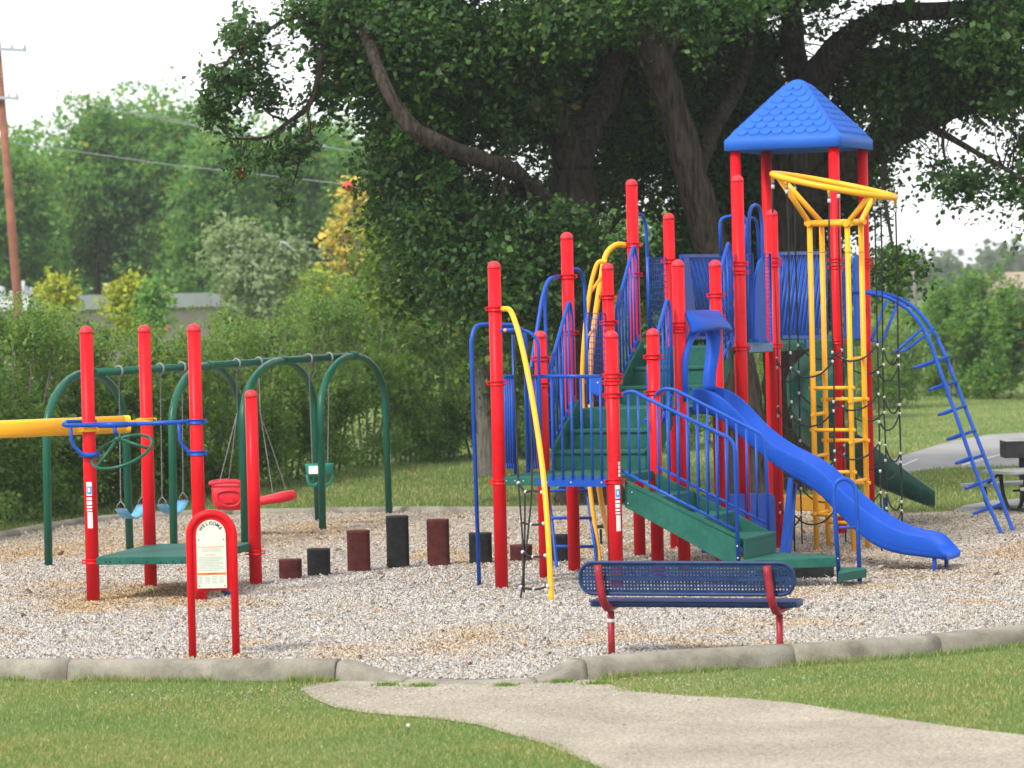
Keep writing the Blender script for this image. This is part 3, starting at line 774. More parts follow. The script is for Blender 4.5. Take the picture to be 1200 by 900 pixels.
# ---- stair flights between decks
def flight(v0, v1, z0, z1, n):
    root = bpy.data.objects.new('stair_flight', None); COL.objects.link(root); root.parent = PS
    root.location = (0, 0, 0)
    run = (v1 - v0) / (n - 1); rise = (z1 - z0) / n
    for k in range(n - 1):
        va, vb = v0 + run * k + .022, v0 + run * (k + 1) + .018; zt = z0 + rise * (k + 1)
        mb = MB(); mb.prism([S(.10, va - .012, zt - .03), S(Wd - .10, va - .012, zt - .03), S(Wd - .10, vb, zt - .03), S(.10, vb, zt - .03)], (0, 0, .03))
        mb.prism([S(.10, va + .006, zt - rise), S(Wd - .10, va + .006, zt - rise), S(Wd - .10, va + .026, zt - rise), S(.10, va + .026, zt - rise)], (0, 0, rise - .03))
        mb.build('step', GRN, root, bevel=0.004)
    # last riser under the upper deck edge
    mb = MB(); mb.prism([S(.10, v1 - .045, z1 - rise), S(Wd - .10, v1 - .045, z1 - rise), S(Wd - .10, v1 - .026, z1 - rise), S(.10, v1 - .026, z1 - rise)], (0, 0, rise - .002))
    mb.build('riser', GRN, root)
    for u in (.070, Wd - .098):
        mb = MB(); pl = [S(u, v0 + .03, z0 + .004), S(u, v0 + .03, z0 + .20), S(u, v1 - .03, z1 + .09), S(u, v1 - .03, z1 - .16), S(u, v0 + .16, z0 + .004)]
        mb.prism(pl, EU * .028); mb.build('stringer', GRN, root, bevel=0.004)
    return root
flight(vB, vC, Z1, Z2, 3); flight(vE, vF, Z2, Z3, 3)

TR = 0.016
def frame_bars(root, outline, bars, r=TR, br=0.0105, mat=BLUE, closed=False, name='barrier'):
    fr = MB(); fr.tube(outline, r, 10, closed)
    o = fr.build(name, mat, root)
    for (a, b) in bars:
        MB().tube([a, b], br, 8).build('bar', mat, o)
    return o
# guards of the flights, left side (u = 0) and right side
def stair_guard(u, v0, v1, z0, z1, n=7, hgt=.92):
    dz = z1 - z0
    bl, br_ = S(u, v0, z0 + .20), S(u, v1, z1 + .13)
    tl, tr = S(u, v0, z0 + .20 + hgt * .78), S(u, v1, z1 + .10 + hgt * .98)
    out = fillet([bl, tl, S(u, v1 - .06, z1 + .10 + hgt), S(u, v1, z1 + .10 + hgt * .86), br_], .07) 
    fr = MB(); fr.tube(out, TR, 10); fr.tube([bl, br_], TR * .9, 8)
    for z in (.35, .66):
        fr.tube([S(u, v0 - .12, z0 + .2 + (hgt * .78) * z), S(u, v0, z0 + .2 + (hgt * .78) * z)], TR * .8, 8)
    o = fr.build('stair_guard', BLUE, PS)
    for i in range(1, n):
        t = i / n; v = v0 + (v1 - v0) * t
        zb = z0 + .20 + (z1 + .13 - z0 - .20) * t; zt = z0 + .2 + hgt * .78 + (z1 + .10 + hgt - (z0 + .2 + hgt * .78)) * min(1, t * 1.06)
        MB().tube([S(u, v, zb), S(u, v, zt - .01)], .0105, 8).build('bar', BLUE, o)
    for i in range(4):
        t = (i + .5) / 4; v = v0 + (v1 - v0) * t
        MB().box(S(u + .012, v, z0 + .165 + (z1 + .10 - z0 - .17) * t), EU * .012, (EV * .03 + UP * .02), (UP * .028)).build('bracket', BLUE, o)
    return o
stair_guard(.042, vB + .10, vC - .02, Z1, Z2); stair_guard(.042, vE + .10, vF - .02, Z2, Z3)
stair_guard(Wd - .05, vB - .02, vC - .10, Z1, Z2, 6); stair_guard(Wd - .05, vE - .02, vF - .10, Z2, Z3, 6)

# ---- deck 1 front barrier (A to D): rail, bars, scalloped toe board
vf = -.035
fb = MB()
fb.tube([sp(632, 441, vf), sp(704, 441, vf)], TR, 10)
fb.tube(fillet([sp(634, 556, vf), sp(631, 398, vf), sp(618, 387, vf), sp(596, 387, vf)], .09), TR, 10)
fbo = fb.build('front_barrier', BLUE, PS)
for x in (646, 657.5, 669, 680.5, 692, 703):
    MB().tube([sp(x, 441, vf), sp(x + 2.6, 562, vf)], .0115, 8).build('bar', BLUE, fbo)
toe = [sp(629, 570, vf), sp(711, 570.5, vf), sp(711, 560, vf)]
xs_t = [(705.5 - i * 11.5) for i in range(7)]
top_pts = []
for i in range(61):
    x = 711 - i * (82 / 60.0); ph = ((x - 705.5) / 11.5) % 1.0
    y = 560.5 - 5.0 * abs(math.cos(math.pi * ph)) ** 2.6
    top_pts.append(sp(x, y, vf))
tb = MB(); tb.prism(toe[:2] + top_pts, EV * .018); tbo = tb.build('toe_board', BLUE, fbo)
bolts([sp(x, 565.5, vf - .004) for x in (641, 669, 705)], None, tbo)
hb = MB(); hb.prism([sp(690, 441, vf - .01), sp(705, 441, vf - .01), sp(705, 459, vf - .01), sp(702, 461, vf - .01), sp(700, 464, vf - .01), sp(696, 461, vf - .01), sp(690, 459, vf - .01)], EV * .012)
hbo = hb.build('hinge_plate', BLUE, fbo); bolts([sp(700.5, 448.5, vf - .012)], None, hbo)
gp_ = MB(); gp_.tube([sp(587, 387, vf - .01), sp(606, 387, vf - .01)], .02, 10); gpo = gp_.build('grip_sleeve', BLUE, fbo)
MB().ball(sp(592, 387, vf - .03), .016, 10, 6).build('knob', YEL, gpo)

# ---- deck 1 left side (A to B): short barriers, pole loop
u0 = -.02
for (xa, xb, n) in ((590.5, 601.5, 4), (616, 630.5, 5)):
    mb = MB(); mb.tube([su(xa, 441, u0), su(xb, 441, u0)], TR * .9, 8); mb.tube([su(xb if xa < 600 else xa, 392 if xa < 600 else 441, u0), su((xb if xa < 600 else xa) + 2.5, 556, u0)], TR, 8)
    o = mb.build('side_barrier', BLUE, PS)
    for i in range(n):
        x = xa + (xb - xa) * (i + .3) / n
        MB().tube([su(x, 441, u0), su(x + 2.4, 549, u0)], .010, 8).build('bar', BLUE, o)
        a = su(x + 2.4, 549, u0)
        MB().prism([a + EV * .022, a - EV * .022, a - EV * .008 + UP * .05, a + EV * .008 + UP * .05], EU * .008).build('bar_foot', BLUE, o)
pl = fillet([g(562, 696, -.05), at(552, 398, 30.25), at(557, 382, 30.3), at(566, 380, 30.35), at(606, 381, 30.5), at(615.5, 392, 30.5), su(619, 556, u0)], .10)
MB().tube(pl, .0185, 12).build('slide_pole', BLUE, PS)
# ---- yellow arch and rope ladder in front of post A
dA = S(0, 0).y
ya = smooth_path([at(589, 362, dA - .07), at(597, 363, dA - .16), at(604, 378, dA - .28), at(613, 412, dA - .48), at(622, 457, dA - .70), at(630, 506, dA - .92), at(637, 560, dA - 1.12), at(642, 622, dA - 1.33), g(646.5, 713, -.04)], 6)
yo = MB().tube(ya, .024, 12).build('arch_rail', YEL, PS)
rl = bpy.data.objects.new('rope_ladder', None); COL.objects.link(rl); rl.parent = PS
strands = [[(601.5, 388, -.1), (604, 470, -.25), (607.5, 566, -.6), (610.5, 606, -.8), (613, 650, -1.0), (612, 688, -1.15), (609, 706, -1.2)],
           [(622.5, 430, -.1), (622.5, 500, -.35), (623, 576, -.7), (619.5, 616, -.85), (615, 655, -1.0), (611, 690, -1.15)],
           [(615, 578, -.7), (615, 620, -.85), (614, 660, -1.02), (614, 694, -1.15)]]
for st in strands:
    MB().tube(smooth_path([at(x, y, dA + d) for x, y, d in st], 5), .0085, 7).build('rope', ROPE, rl)
for (pts, yy) in (([(607.5, 566, -.6), (612, 573, -.66), (616, 576.5, -.7), (622, 575, -.78), (635, 577, -1.14)], 0), ([(610, 612, -.8), (618, 614, -.86), (626, 615, -.96), (637, 613.5, -1.26)], 0),
                  ([(612.5, 647, -1.0), (620, 651.5, -1.05), (628, 652.5, -1.15), (639, 651, -1.38)], 0), ([(610.5, 688, -1.15), (620, 690, -1.2), (630, 690.5, -1.3), (642, 687, -1.46)], 0)):
    P = smooth_path([at(x, y, dA + d) for x, y, d in pts], 5)
    o = MB().tube(P, .0095, 8).build('rope_rung', ROPE, rl)
    for q in (P[0], P[-1], P[len(P) // 2]): MB().ball(q, .017, 8, 5).build('rope_joint', ALU, o)

# ---- mid deck left side (C to E): loops and mesh panel;  top deck left side (F to I)
def mesh_panel(u, px0, px1, py0, py1, nx, ny, root=PS, name='mesh_panel', plane='u', shear=2.0):
    fn = (lambda x, y: su(x, y, u)) if plane == 'u' else (lambda x, y: sp(x, y, u))
    off = lambda y: shear * (y - py0) / (py1 - py0)
    c = [fn(px0, py0), fn(px1, py0), fn(px1 + shear, py1), fn(px0 + shear, py1)]
    fr = MB(); fr.tube(c, .014, 8, True); o = fr.build(name, BLUE, root)
    w = MB()
    for i in range(1, nx):
        x = px0 + (px1 - px0) * i / nx; w.tube([fn(x, py0), fn(x + shear, py1)], .003, 5)
    for j in range(1, ny):
        y = py0 + (py1 - py0) * j / ny; w.tube([fn(px0 + off(y), y), fn(px1 + off(y), y)], .0036, 5)
    w.build('wire_mesh', BLUE, o)
    return o
mesh_panel(-.02, 687, 710, 367, 470, 9, 15)
MB().tube(fillet([su(671, 315, -.03), su(680, 316, -.03), su(685, 332, -.03), su(689, 474, -.03)], .1), .0165, 10).build('grab_rail', BLUE, PS)
MB().tube(fillet([at(658, 324, 31.6), at(643, 326, 31.3), at(636, 345, 31.2), at(624, 420, 31.0), at(618.5, 470, 30.8), at(619, 552, 30.6)], .14), .0185, 10).build('grab_rail', BLUE, PS)
MB().tube(fillet([at(641, 330, 31.35), at(638.5, 352, 31.4), at(640, 400, 31.4), at(642, 540, 31.4)], .1), .0165, 10).build('grab_rail', BLUE, PS)
mesh_panel(-.02, 758.5, 782, 302, 386, 9, 12)
MB().tube(fillet([su(747, 251, -.03), su(754, 252, -.03), su(757.5, 268, -.03), su(761, 395, -.03)], .1), .0165, 10).build('grab_rail', BLUE, PS)
# yellow arch climber on the left side of the upper flight
yc = bpy.data.objects.new('arch_climber', None); COL.objects.link(yc); yc.parent = PS
dF, dE = S(0, vF).y, S(0, vE).y
r1 = smooth_path([at(733, 287, dF), at(722, 287, dF - .05), at(711, 297, dF - .1), at(704, 330, dF - .16), at(696, 385, dF - .2), at(691.5, 440, dF - .2), at(694, 500, dF - .2), at(702, 570, dF - .15), g(716, 634 + 6, -.03)], 6)
r2 = smooth_path([at(711, 307, dE), at(702, 307, dE), at(695.5, 322, dE), at(690, 350, dE - .02), at(684.5, 400, dE - .05), at(682.5, 440, dE - .05), at(683.5, 480, dE - .05), at(690, 560, dE - .05), g(704, 668, -.03)], 6)
MB().tube(r1, .028, 12).build('arch_rail', YEL, yc); MB().tube(r2, .022, 12).build('arch_rail', YEL, yc)
for t in (.35, .5, .65, .8):
    MB().tube([r1[int(len(r1) * t)], r2[int(len(r2) * t)]], .015, 8).build('rung', YEL, yc)
# blue ladder under deck 1
ld = bpy.data.objects.new('ladder', None); COL.objects.link(ld); ld.parent = PS
rr_ = smooth_path([at(685, 545, 32.6), at(687.5, 572, 32.55), at(691.5, 602, 32.45), at(697, 640, 32.3), g(700, 668, -.03)], 4)
rl_ = smooth_path([at(640, 545, 32.4), at(642, 575, 32.35), at(646, 604, 32.25), at(650, 641, 32.1), g(653, 672, -.03)], 4)
MB().tube(rr_, .016, 10).build('rail', BLUE, ld); MB().tube(rl_, .016, 10).build('rail', BLUE, ld)
for (ya_, yb_) in ((575, 575), (607, 607), (640.5, 640.5)):
    MB().tube([at(642 + (ya_ - 575) * .12, ya_, 32.3 - (ya_ - 575) * .003), at(688 + (yb_ - 575) * .14, yb_, 32.5 - (ya_ - 575) * .003)], .0155, 10).build('rung', BLUE, ld)
# black foot plate on the chips behind the ladder
fp = MB(); fp.box(at(704, 617, 35.0), (.075, 0, 0.004), (0, .1, 0), (0, 0, .013)); fo = fp.build('foot_pad', BLACK, PS, bevel=.01)
MB().tube([at(704, 620, 35.0), Vector((at(704, 620, 35).x, 35.0, -.05))], .012, 8).build('pad_stem', BLACK, fo)

# ---- stairs from the chips to deck 1 (descending along +u from D-G)
gs = bpy.data.objects.new('ground_stairs', None); COL.objects.link(gs); gs.parent = PS
va, vb = .10, vB - .10
NT = 3; RUN = .375; RISE = .18
for k in range(NT):
    ua, ub = Wd + RUN * k + .01, Wd + RUN * (k + 1) + .03; zt = Z1 - RISE * (k + 1)
    mb = MB(); mb.prism([S(ua, va, zt - .03), S(ub, va, zt - .03), S(ub, vb, zt - .03), S(ua, vb, zt - .03)], (0, 0, .03))
    mb.prism([S(ub - .03, va, zt - RISE), S(ub - .006, va, zt - RISE), S(ub - .006, vb, zt - RISE), S(ub - .03, vb, zt - RISE)], (0, 0, RISE - .03))
    mb.build('step', GRN, gs, bevel=.004)
mb = MB(); mb.prism([sp(732, 562, .06), sp(866, 628, .06), sp(867, 657, .06), sp(853, 661, .06), sp(732, 594, .06)], EV * .03); so = mb.build('stringer', GRN, gs, bevel=.004)
MB().tube([sp(733, 566.5, .055), sp(865, 632, .055)], .004, 6).build('stringer_lip', GRN, so)
mb = MB(); mb.prism([sp(768, 554, vb + .01), sp(900, 622, vb + .01), sp(901, 650, vb + .01), sp(890, 652, vb + .01), sp(768, 590, vb + .01)], EV * .03); mb.build('stringer', GRN, gs, bevel=.004)
bolts([sp(740.5, 577, .05), sp(736, 590, .05)], None, so, .007)
def handrail(v, top, bottom, leg_end, barx, yb):
    o_ = MB(); P = fillet([sp(x, y, v) for x, y in top] + [sp(*leg_end, v)], .10)
    o_.tube(P, .0165, 12); o_.tube([sp(*bottom[0], v), sp(*bottom[1], v)], .0135, 10)
    o = o_.build('handrail', BLUE, gs)
    tx = [q[0] for q in top]; ty = [q[1] for q in top]
    for x in barx:
        y0 = np.interp(x, tx, ty); x1 = x + 2.2; y1 = np.interp(x1, [bottom[0][0], bottom[1][0]], [bottom[0][1], bottom[1][1]])
        MB().tube([sp(x, y0 + 1, v), sp(x1, y1, v)], .0105, 8).build('bar', BLUE, o)
    return o
h1 = handrail(.04, [(727, 466), (732, 460), (742, 458), (752, 464), (856, 514), (861, 524)], ((729, 552), (862, 621)), (865, 658), [736 + 11.45 * i for i in range(11)], 0)
bolts([sp(864, 640, .012), sp(864.7, 654, .012)], None, h1, .008)
handrail(vb + .06, [(765, 472), (768, 461), (779, 455), (790, 456.5), (891, 508), (897, 518)], ((767, 545), (899, 614)), (901, 622), [783 + 11.4 * i for i in range(10)], 0)
# landing and low step
def zpoly(pts, z): return [g(x, y, z) for x, y in pts]
lp = zpoly([(867, 656.5), (979, 653), (980, 651), (940, 648.5), (901, 646.5)], .28)
mb = MB(); mb.prism([p - UP * .085 for p in lp], (0, 0, .085)); lo_ = mb.build('landing', GRN, gs, bevel=.006)
for (x, y) in ((915, 650), (960, 651)):
    q = g(x, y, .2); MB().box((q.x, q.y + .05, .08), (.03, 0, 0), (0, .03, 0), (0, 0, .13)).build('landing_leg', GRN, lo_)
sk = zpoly([(885, 657), (977, 654.2), (976, 652), (905, 650)], .2)
MB().prism([Vector((p.x, p.y, -.03)) for p in sk], (0, 0, .23)).build('landing_shade_skirt', BLACK, lo_)  # recessed panel coloured black to carry the shade under the landing
st_ = zpoly([(982, 672), (1015.5, 666.5), (1013, 665), (985, 664.5)], .16)
mb = MB(); mb.prism([p - UP * .075 for p in st_], (0, 0, .075)); so_ = mb.build('step', GRN, gs, bevel=.005)
mb = MB(); q = g(995, 667, .1); mb.box((q.x, q.y, .03), (.1, 0, 0), (0, .03, 0), (0, 0, .075)); mb.build('step_leg', GRN, so_)
dl = 29.55
lpP = fillet([at(984, 690, dl - .02), at(977, 576, dl), at(979, 565, dl), at(989, 560, dl), at(1000, 566, dl), at(1003.5, 576, dl), at(1008, 691, dl - .02)], .09)
lo2 = MB().tube(lpP, .0195, 12).build('grab_loop', BLUE, gs)
MB().tube([at(979.5, 618, dl), at(1004.5, 618, dl)], .012, 8).build('cross_bar', BLUE, lo2)
bolts([at(982, 654.5, dl - .03), at(983.2, 679, dl - .03)], None, lo2, .008)

# ---- blue slide from the mid deck
vn, vfar = vC + .27, vC + .76
near = [(811, 455), (820, 455), (832, 458), (848, 467), (864, 483), (880, 501), (900, 517), (920, 529), (940, 538), (960, 551), (980, 570), (1000, 588), (1020, 604), (1040, 616), (1060, 624), (1078, 627), (1092, 629), (1099, 637), (1104, 646), (1109, 653)]
botm = [(811, 485), (822, 485), (840, 489), (860, 506), (880, 525), (900, 541), (920, 556), (940, 567), (960, 580), (980, 602), (1000, 622), (1020, 638), (1040, 647), (1060, 651), (1080, 653.5), (1096, 655), (1111, 658)]
far_shift = None
def uz(px, py, v):
    p = sp(px, py, v); return ((p - O2).dot(EU), p.z)
nr = [uz(x, y, vn) for x, y in near]; bt = [uz(x, y, vn) for x, y in botm]
us = np.linspace(nr[0][0], nr[-1][0], 60)
zr = np.interp(us, [q[0] for q in nr], [q[1] for q in nr]); zb = np.interp(us, [q[0] for q in bt], [q[1] for q in bt])
kern = np.array([1, 2, 3, 2, 1]) / 9.0
def smz(z): 
    zp = np.concatenate([[z[0]] * 2, z, [z[-1]] * 2]); return np.convolve(zp, kern, 'valid')
zr = smz(zr); zb = smz(zb)
vs_, fs_ = [], []
rw = .032
for i, u in enumerate(us):
    h = zr[i] - zb[i]; bed = zb[i] + min(.055, h * .5)
    prof = [(vn + .05, zb[i]), (vn + .012, zb[i] + .012), (vn, zb[i] + .04), (vn - .004, zb[i] + h * .55), (vn - .012, zr[i] - .018), (vn - .006, zr[i] - .004), (vn + rw * .5, zr[i] + .004), (vn + rw, zr[i] - .004), (vn + rw + .008, zr[i] - .02),
            (vn + rw + .02, bed + (zr[i] - bed) * .35), (vn + .085, bed + .012), (vn + .14, bed)]
    full = prof + [((vn + vfar) - v, z) for v, z in reversed(prof)]
    vs_ += [S(u, v, z) for v, z in full]
k_ = len(full)
for i in range(len(us) - 1):
    for j in range(k_):
        j2 = (j + 1) % k_
        fs_.append((i * k_ + j, i * k_ + j2, (i + 1) * k_ + j2, (i + 1) * k_ + j))
mb = MB(); mb.add(vs_, fs_, True); mb.f.append(tuple(range(k_))); mb.sm.append(False); mb.f.append(tuple(reversed(range((len(us) - 1) * k_, len(us) * k_)))); mb.sm.append(False)
sld = mb.build('slide', PBLUE, PS)
mb = MB(); mb.tube([S(us[i], vn - .0045, zb[i] + (zr[i] - zb[i]) * .36) for i in range(2, len(us) - 3, 1)], .003, 5); mb.build('mould_line', PBLUE, sld)
for (t0, t1, d) in (((927, 560), (913.5, 650), vn + .05), ((931, 566), (921, 645), vfar - .06)):
    a, b = sp(*t0, d), sp(*t1, d); b.z = -.05
    mb = MB(); e = (b - a).normalized(); s_ = e.cross(EV).normalized()
    mb.prism([a - s_ * .022 - EV * .022, a + s_ * .022 - EV * .022, a + s_ * .022 + EV * .022, a - s_ * .022 + EV * .022], b - a); mb.build('support_leg', BLUE, sld)
for (x, y, d) in ((1095, 655, vn + .06), (1109, 655, vfar - .06)):
    a = sp(x, y, d); mb = MB(); mb.tube(fillet([a + UP * .02, a - UP * .05, Vector((a.x, a.y, -.04))], .05), .02, 8); mb.build('support_leg', BLUE, sld)
# hood over the slide mouth
hp = [(800, 367), (812, 366), (837, 366), (838.5, 373), (845, 376), (848.5, 383), (847.5, 396), (844, 415), (841, 436), (839.5, 456), (823.5, 456), (822.5, 448), (826, 432), (827.5, 414), (826, 399), (822, 390), (815, 391), (809, 399), (805, 412), (802.5, 428), (803, 440), (807, 455), (806.5, 466), (799, 466)]
# moulded hood: a thick rounded arch with a broad curved brow
hu = Wd + .07
ap_ = [(804.5, 470), (803, 445), (803, 425), (806.5, 405), (814, 388), (824, 381), (834, 384), (836.5, 396), (835, 415), (832, 436), (831, 458)]
ar_ = [.030, .030, .030, .034, .048, .066, .072, .072, .066, .062, .064]
pp_ = smooth_path([su(x, y, hu) for x, y in ap_], 4); rr2 = list(np.interp(np.linspace(0, 1, len(pp_)), np.linspace(0, 1, len(ar_)), ar_))
mb = MB(); mb.tube(pp_, rr2, 14); hood = mb.build('slide_hood', PBLUE, PS)
vs_, fs_ = [], []; nu_, nx_ = 9, 12
for i in range(nu_):
    t = i / (nu_ - 1); out = .02 + .13 * math.sin(t * math.pi * .55) ** 1.2
    for k in range(nx_):
        q = k / (nx_ - 1); x = 800 + (838 + 9 * t - 800) * q; yb_ = 366 + (20 + 5 * abs(2 * q - 1) ** 2) * t
        vs_.append(su(x, yb_, Wd + .03) + EU * (out * (1 - .5 * abs(2 * q - 1) ** 3)))
for i in range(nu_ - 1):
    for k in range(nx_ - 1): fs_.append((i * nx_ + k, i * nx_ + k + 1, (i + 1) * nx_ + k + 1, (i + 1) * nx_ + k))
mb = MB(); mb.add(vs_, fs_, True); br2 = mb.build('brow', PBLUE, hood)
sd2 = br2.modifiers.new('solid', 'SOLIDIFY'); sd2.thickness = .03; sd2.offset = -1

# ---- top deck right side (L to M): mesh strips, moulded seat panel, grab loops
uL = Wd + .035
mesh_panel(uL, 875, 881, 297, 401, 3, 22, shear=1.6); mesh_panel(uL, 895, 902.5, 297, 401, 3, 22, shear=1.6)
mp_ = [(881, 401), (881.5, 345), (883, 325), (887.5, 306), (891, 302), (892.5, 310), (893.5, 340), (895, 401)]
mb = MB(); mb.prism([su(x, y, uL) for x, y in mp_], EU * .03); mo = mb.build('moulded_panel', PBLUE, PS, bevel=.008)
mb = MB(); mb.prism([su(883, 397, uL + .03), su(893, 397, uL + .03), su(893.5, 401, uL + .03), su(882.5, 401, uL + .03)], EU * .06); mb.build('foot', PBLUE, mo, bevel=.006)
mb = MB(); mb.prism([su(876, 403, uL), su(903.5, 402, uL), su(903.5, 411.5, uL), su(876, 413, uL)], EU * .02); tp = mb.build('toe_plate', paint('toe_plate', (0.10, 0.20, 0.42), 0.5, .1), PS)
bolts([su(x, 407.5, uL + .022) for x in (880, 885, 890, 895, 900)], None, tp, .006)
MB().tube(fillet([su(879, 398, uL), su(877.5, 262, uL), su(879, 244, uL), su(885, 239, uL), su(891, 244, uL), su(893, 262, uL), su(894.5, 398, uL)], .07), .017, 10).build('grab_loop', BLUE, PS)
MB().tube(fillet([su(873.5, 300, .1), su(873.5, 268, .1), su(875, 258, .1), su(880, 254, .1), su(886, 258, .1), su(888, 270, .1), su(890, 330, .1)], .07), .017, 10).build('grab_loop', BLUE, PS)
MB().tube(fillet([at(845, 300, S(0, vI + .3).y), at(843.5, 262, S(0, vI + .3).y), at(846, 256, S(0, vI + .3).y), at(853, 253.5, S(0, vI + .3).y), at(872, 253, S(0, vI + .3).y), at(876, 262, S(0, vI + .3).y), at(878, 300, S(0, vI + .3).y)], .08), .017, 10).build('grab_loop', BLUE, PS)

# ---- bridge guards with slanting slats
def slat_guard(u, px0, px1, yt, yb, slope, n, thick):
    fr = MB(); tl, tr, br2, bl2 = su(px0, yt, u), su(px1, yt - .6, u), su(px1 + 2, yb, u), su(px0 + 2, yb, u)
    for (p, q) in ((tl, tr), (bl2, br2)): fr.box((p + q) / 2, (q - p) / 2, EU * .018, UP * .017)
    for (p, q) in ((tl, bl2), (tr, br2)): fr.tube([p, q], .016, 8)
    o = fr.build('bridge_guard', BLUE, PS)
    for i in range(n):
        x = px0 + (px1 - px0) * (i + .5) / n; x2 = x + slope
        ya, yb2 = yt + 1, yb - 1
        if x2 > px1: t = (px1 - x) / slope; x2 = px1; yb2 = yt + (yb - yt) * t
        if x2 < px0: t = (px0 - x) / slope; x2 = px0; yb2 = yt + (yb - yt) * t
        if abs(yb2 - ya) < 4: continue
        p, q = su(x, ya, u), su(x2 + 1.5, yb2, u)
        MB().tube([p, q], thick, 6).build('slat', BLUE, o)
    # slats that enter from the side rail
    m_ = int(abs(slope) / ((px1 - px0) / n))
    for i in range(1, m_ + 1):
        x0_ = px0 if slope > 0 else px1; x = x0_ - math.copysign((px1 - px0) / n * (i - .5), slope); t = (x0_ - x) / slope; x2 = x + slope
        if t >= .95: continue
        MB().tube([su(x0_ + 1, yt + (yb - yt) * t, u), su(x2 + 1.5, yb - 1, u)], thick, 6).build('slat', BLUE, o)
    return o
slat_guard(.03, 798, 880, 300, 396, 22, 17, .0155)
slat_guard(Wd - .03, 913, 967, 297, 395, -13, 12, .0155)
mb = MB(); mb.prism([su(800, 302, .05), su(806, 302, .05), su(818, 396, .05), su(802, 396, .05)], EU * .012); mb.build('bridge_end_panel', BLUE, PS)
mb = MB(); mb.prism([su(942.5, 398, Wd + .01), su(945.5, 398, Wd + .01), su(945.5, 407, Wd + .01), su(942.5, 407, Wd + .01)], EU * .02); mb.build('bracket', BLUE, PS)

# ---- tower: right side slabs, loop climber, roof
for (xa, xb, yt) in ((987, 991.5, 299), (998.5, 1006, 298)):
    mb = MB(); mb.prism([su(xa, yt + 6, Wd), su((xa + xb) / 2, yt, Wd), su(xb, yt + 6, Wd), su(xb + 2.3, 397, Wd), su(xa + 2.3, 397, Wd)], EU * .03); mb.build('entry_panel', PBLUE, PS, bevel=.006)
lc = bpy.data.objects.new('loop_climber', None); COL.objects.link(lc); lc.parent = PS
def lerp_d(pts, d0, d1):
    y0, y1 = pts[0][1], pts[-1][1]
    return [at(x, y, d0 + (d1 - d0) * (y - y0) / (y1 - y0)) for x, y in pts]
nrail = [(990, 342.5), (1012, 342.8), (1022, 344), (1042, 349.5), (1063, 362), (1079, 380), (1091, 404), (1100, 430), (1118, 480), (1139, 540), (1157, 588), (1176.5, 632)]
frail = [(999, 342), (1024, 342.5), (1036, 344), (1056, 351), (1076, 365), (1091, 384), (1103, 406), (1113, 430), (1131, 477), (1152, 531), (1170, 577), (1190, 630)]
nP = smooth_path(lerp_d(nrail, 36.0, 35.05), 5); fP = smooth_path(lerp_d(frail, 36.5, 35.35), 5)
MB().tube(nP, .021, 12).build('rail', BLUE, lc); MB().tube(fP, .021, 12).build('rail', BLUE, lc)
loops = [((1039, 352), (1021, 399), (1034, 400), (1052, 356)), ((1082, 384), (1049, 413), (1060, 411), (1095, 385)), ((1101, 421), (1071, 431), (1078, 430), (1112, 418)), ((1109, 449), (1089, 457), (1095, 456), (1121, 447)),
         ((1119, 479), (1100, 486), (1106, 485), (1132, 475)), ((1128, 508), (1110, 515), (1116, 514), (1143, 504)), ((1138, 536), (1120, 543), (1126, 542), (1153, 533)), ((1148, 565), (1131, 573), (1137, 571), (1165, 560)), ((1158, 595), (1141, 602), (1147, 600), (1175, 590))]
for i, (a, b, c, d) in enumerate(loops):
    dd = 35.95 - .1 * i
    P = fillet([at(*a, dd), at(*b, dd + .02), at(*c, dd + .3), at(*d, dd + .38)], .03)
    MB().tube(P, .0165, 10).build('loop_rung', BLUE, lc)

# roof
oh = .105; zE = zof(S(Wd + oh, vR1 - oh), 171.5); zA = zof(S(Wd / 2, (vR1 + vR2) / 2), 93)
cu, cv = Wd / 2, (vR1 + vR2) / 2; hw = Wd / 2 + oh; hv = A_ / 2 + oh
band = .115
rf = MB(); rings = []
NR = 14
def ring_pts(k, z, nseg=8, inset=0.0):
    # rounded square ring
    hu_, hv_ = hw * k - inset, hv * k - inset; rc = min(.05, hu_ * .6, hv_ * .6); P = []
    for (su_, sv_, a0) in ((1, -1, -90), (1, 1, 0), (-1, 1, 90), (-1, -1, 180)):
        for j in range(4):
            a = math.radians(a0 + 90 * j / 3); P.append(S(cu + su_ * (hu_ - rc) + rc * math.cos(a), cv + sv_ * (hv_ - rc) + rc * math.sin(a), z))
    return P
def prof_z(t):     # t: 0 at the eave edge, 1 at the apex; straight slope with a rounded top
    return zE + band + (zA - zE - band) * (1.13 * t if t < .70 else .791 + .209 * math.sin((t - .70) / .30 * math.pi / 2))
levels = [(0.90, zE + .03), (0.985, zE), (1.0, zE + .004), (1.0, zE + band - .01), (0.992, zE + band)] + [(0.992 * (1 - t), prof_z(t)) for t in np.linspace(.03, .97, 18)]
vs_ = []; 
for k, z in levels: vs_ += ring_pts(max(k, .02), z)
n16 = 16; fs_ = []
for i in range(len(levels) - 1):
    for j in range(n16):
        j2 = (j + 1) % n16; fs_.append((i * n16 + j, i * n16 + j2, (i + 1) * n16 + j2, (i + 1) * n16 + j))
rf.add(vs_, fs_, True); rf.f.append(tuple(range((len(levels) - 1) * n16, len(levels) * n16))); rf.sm.append(True)
rf.f.append(tuple(reversed(range(n16)))); rf.sm.append(False)
roof = rf.build('tower_roof', RBLUE, PS)
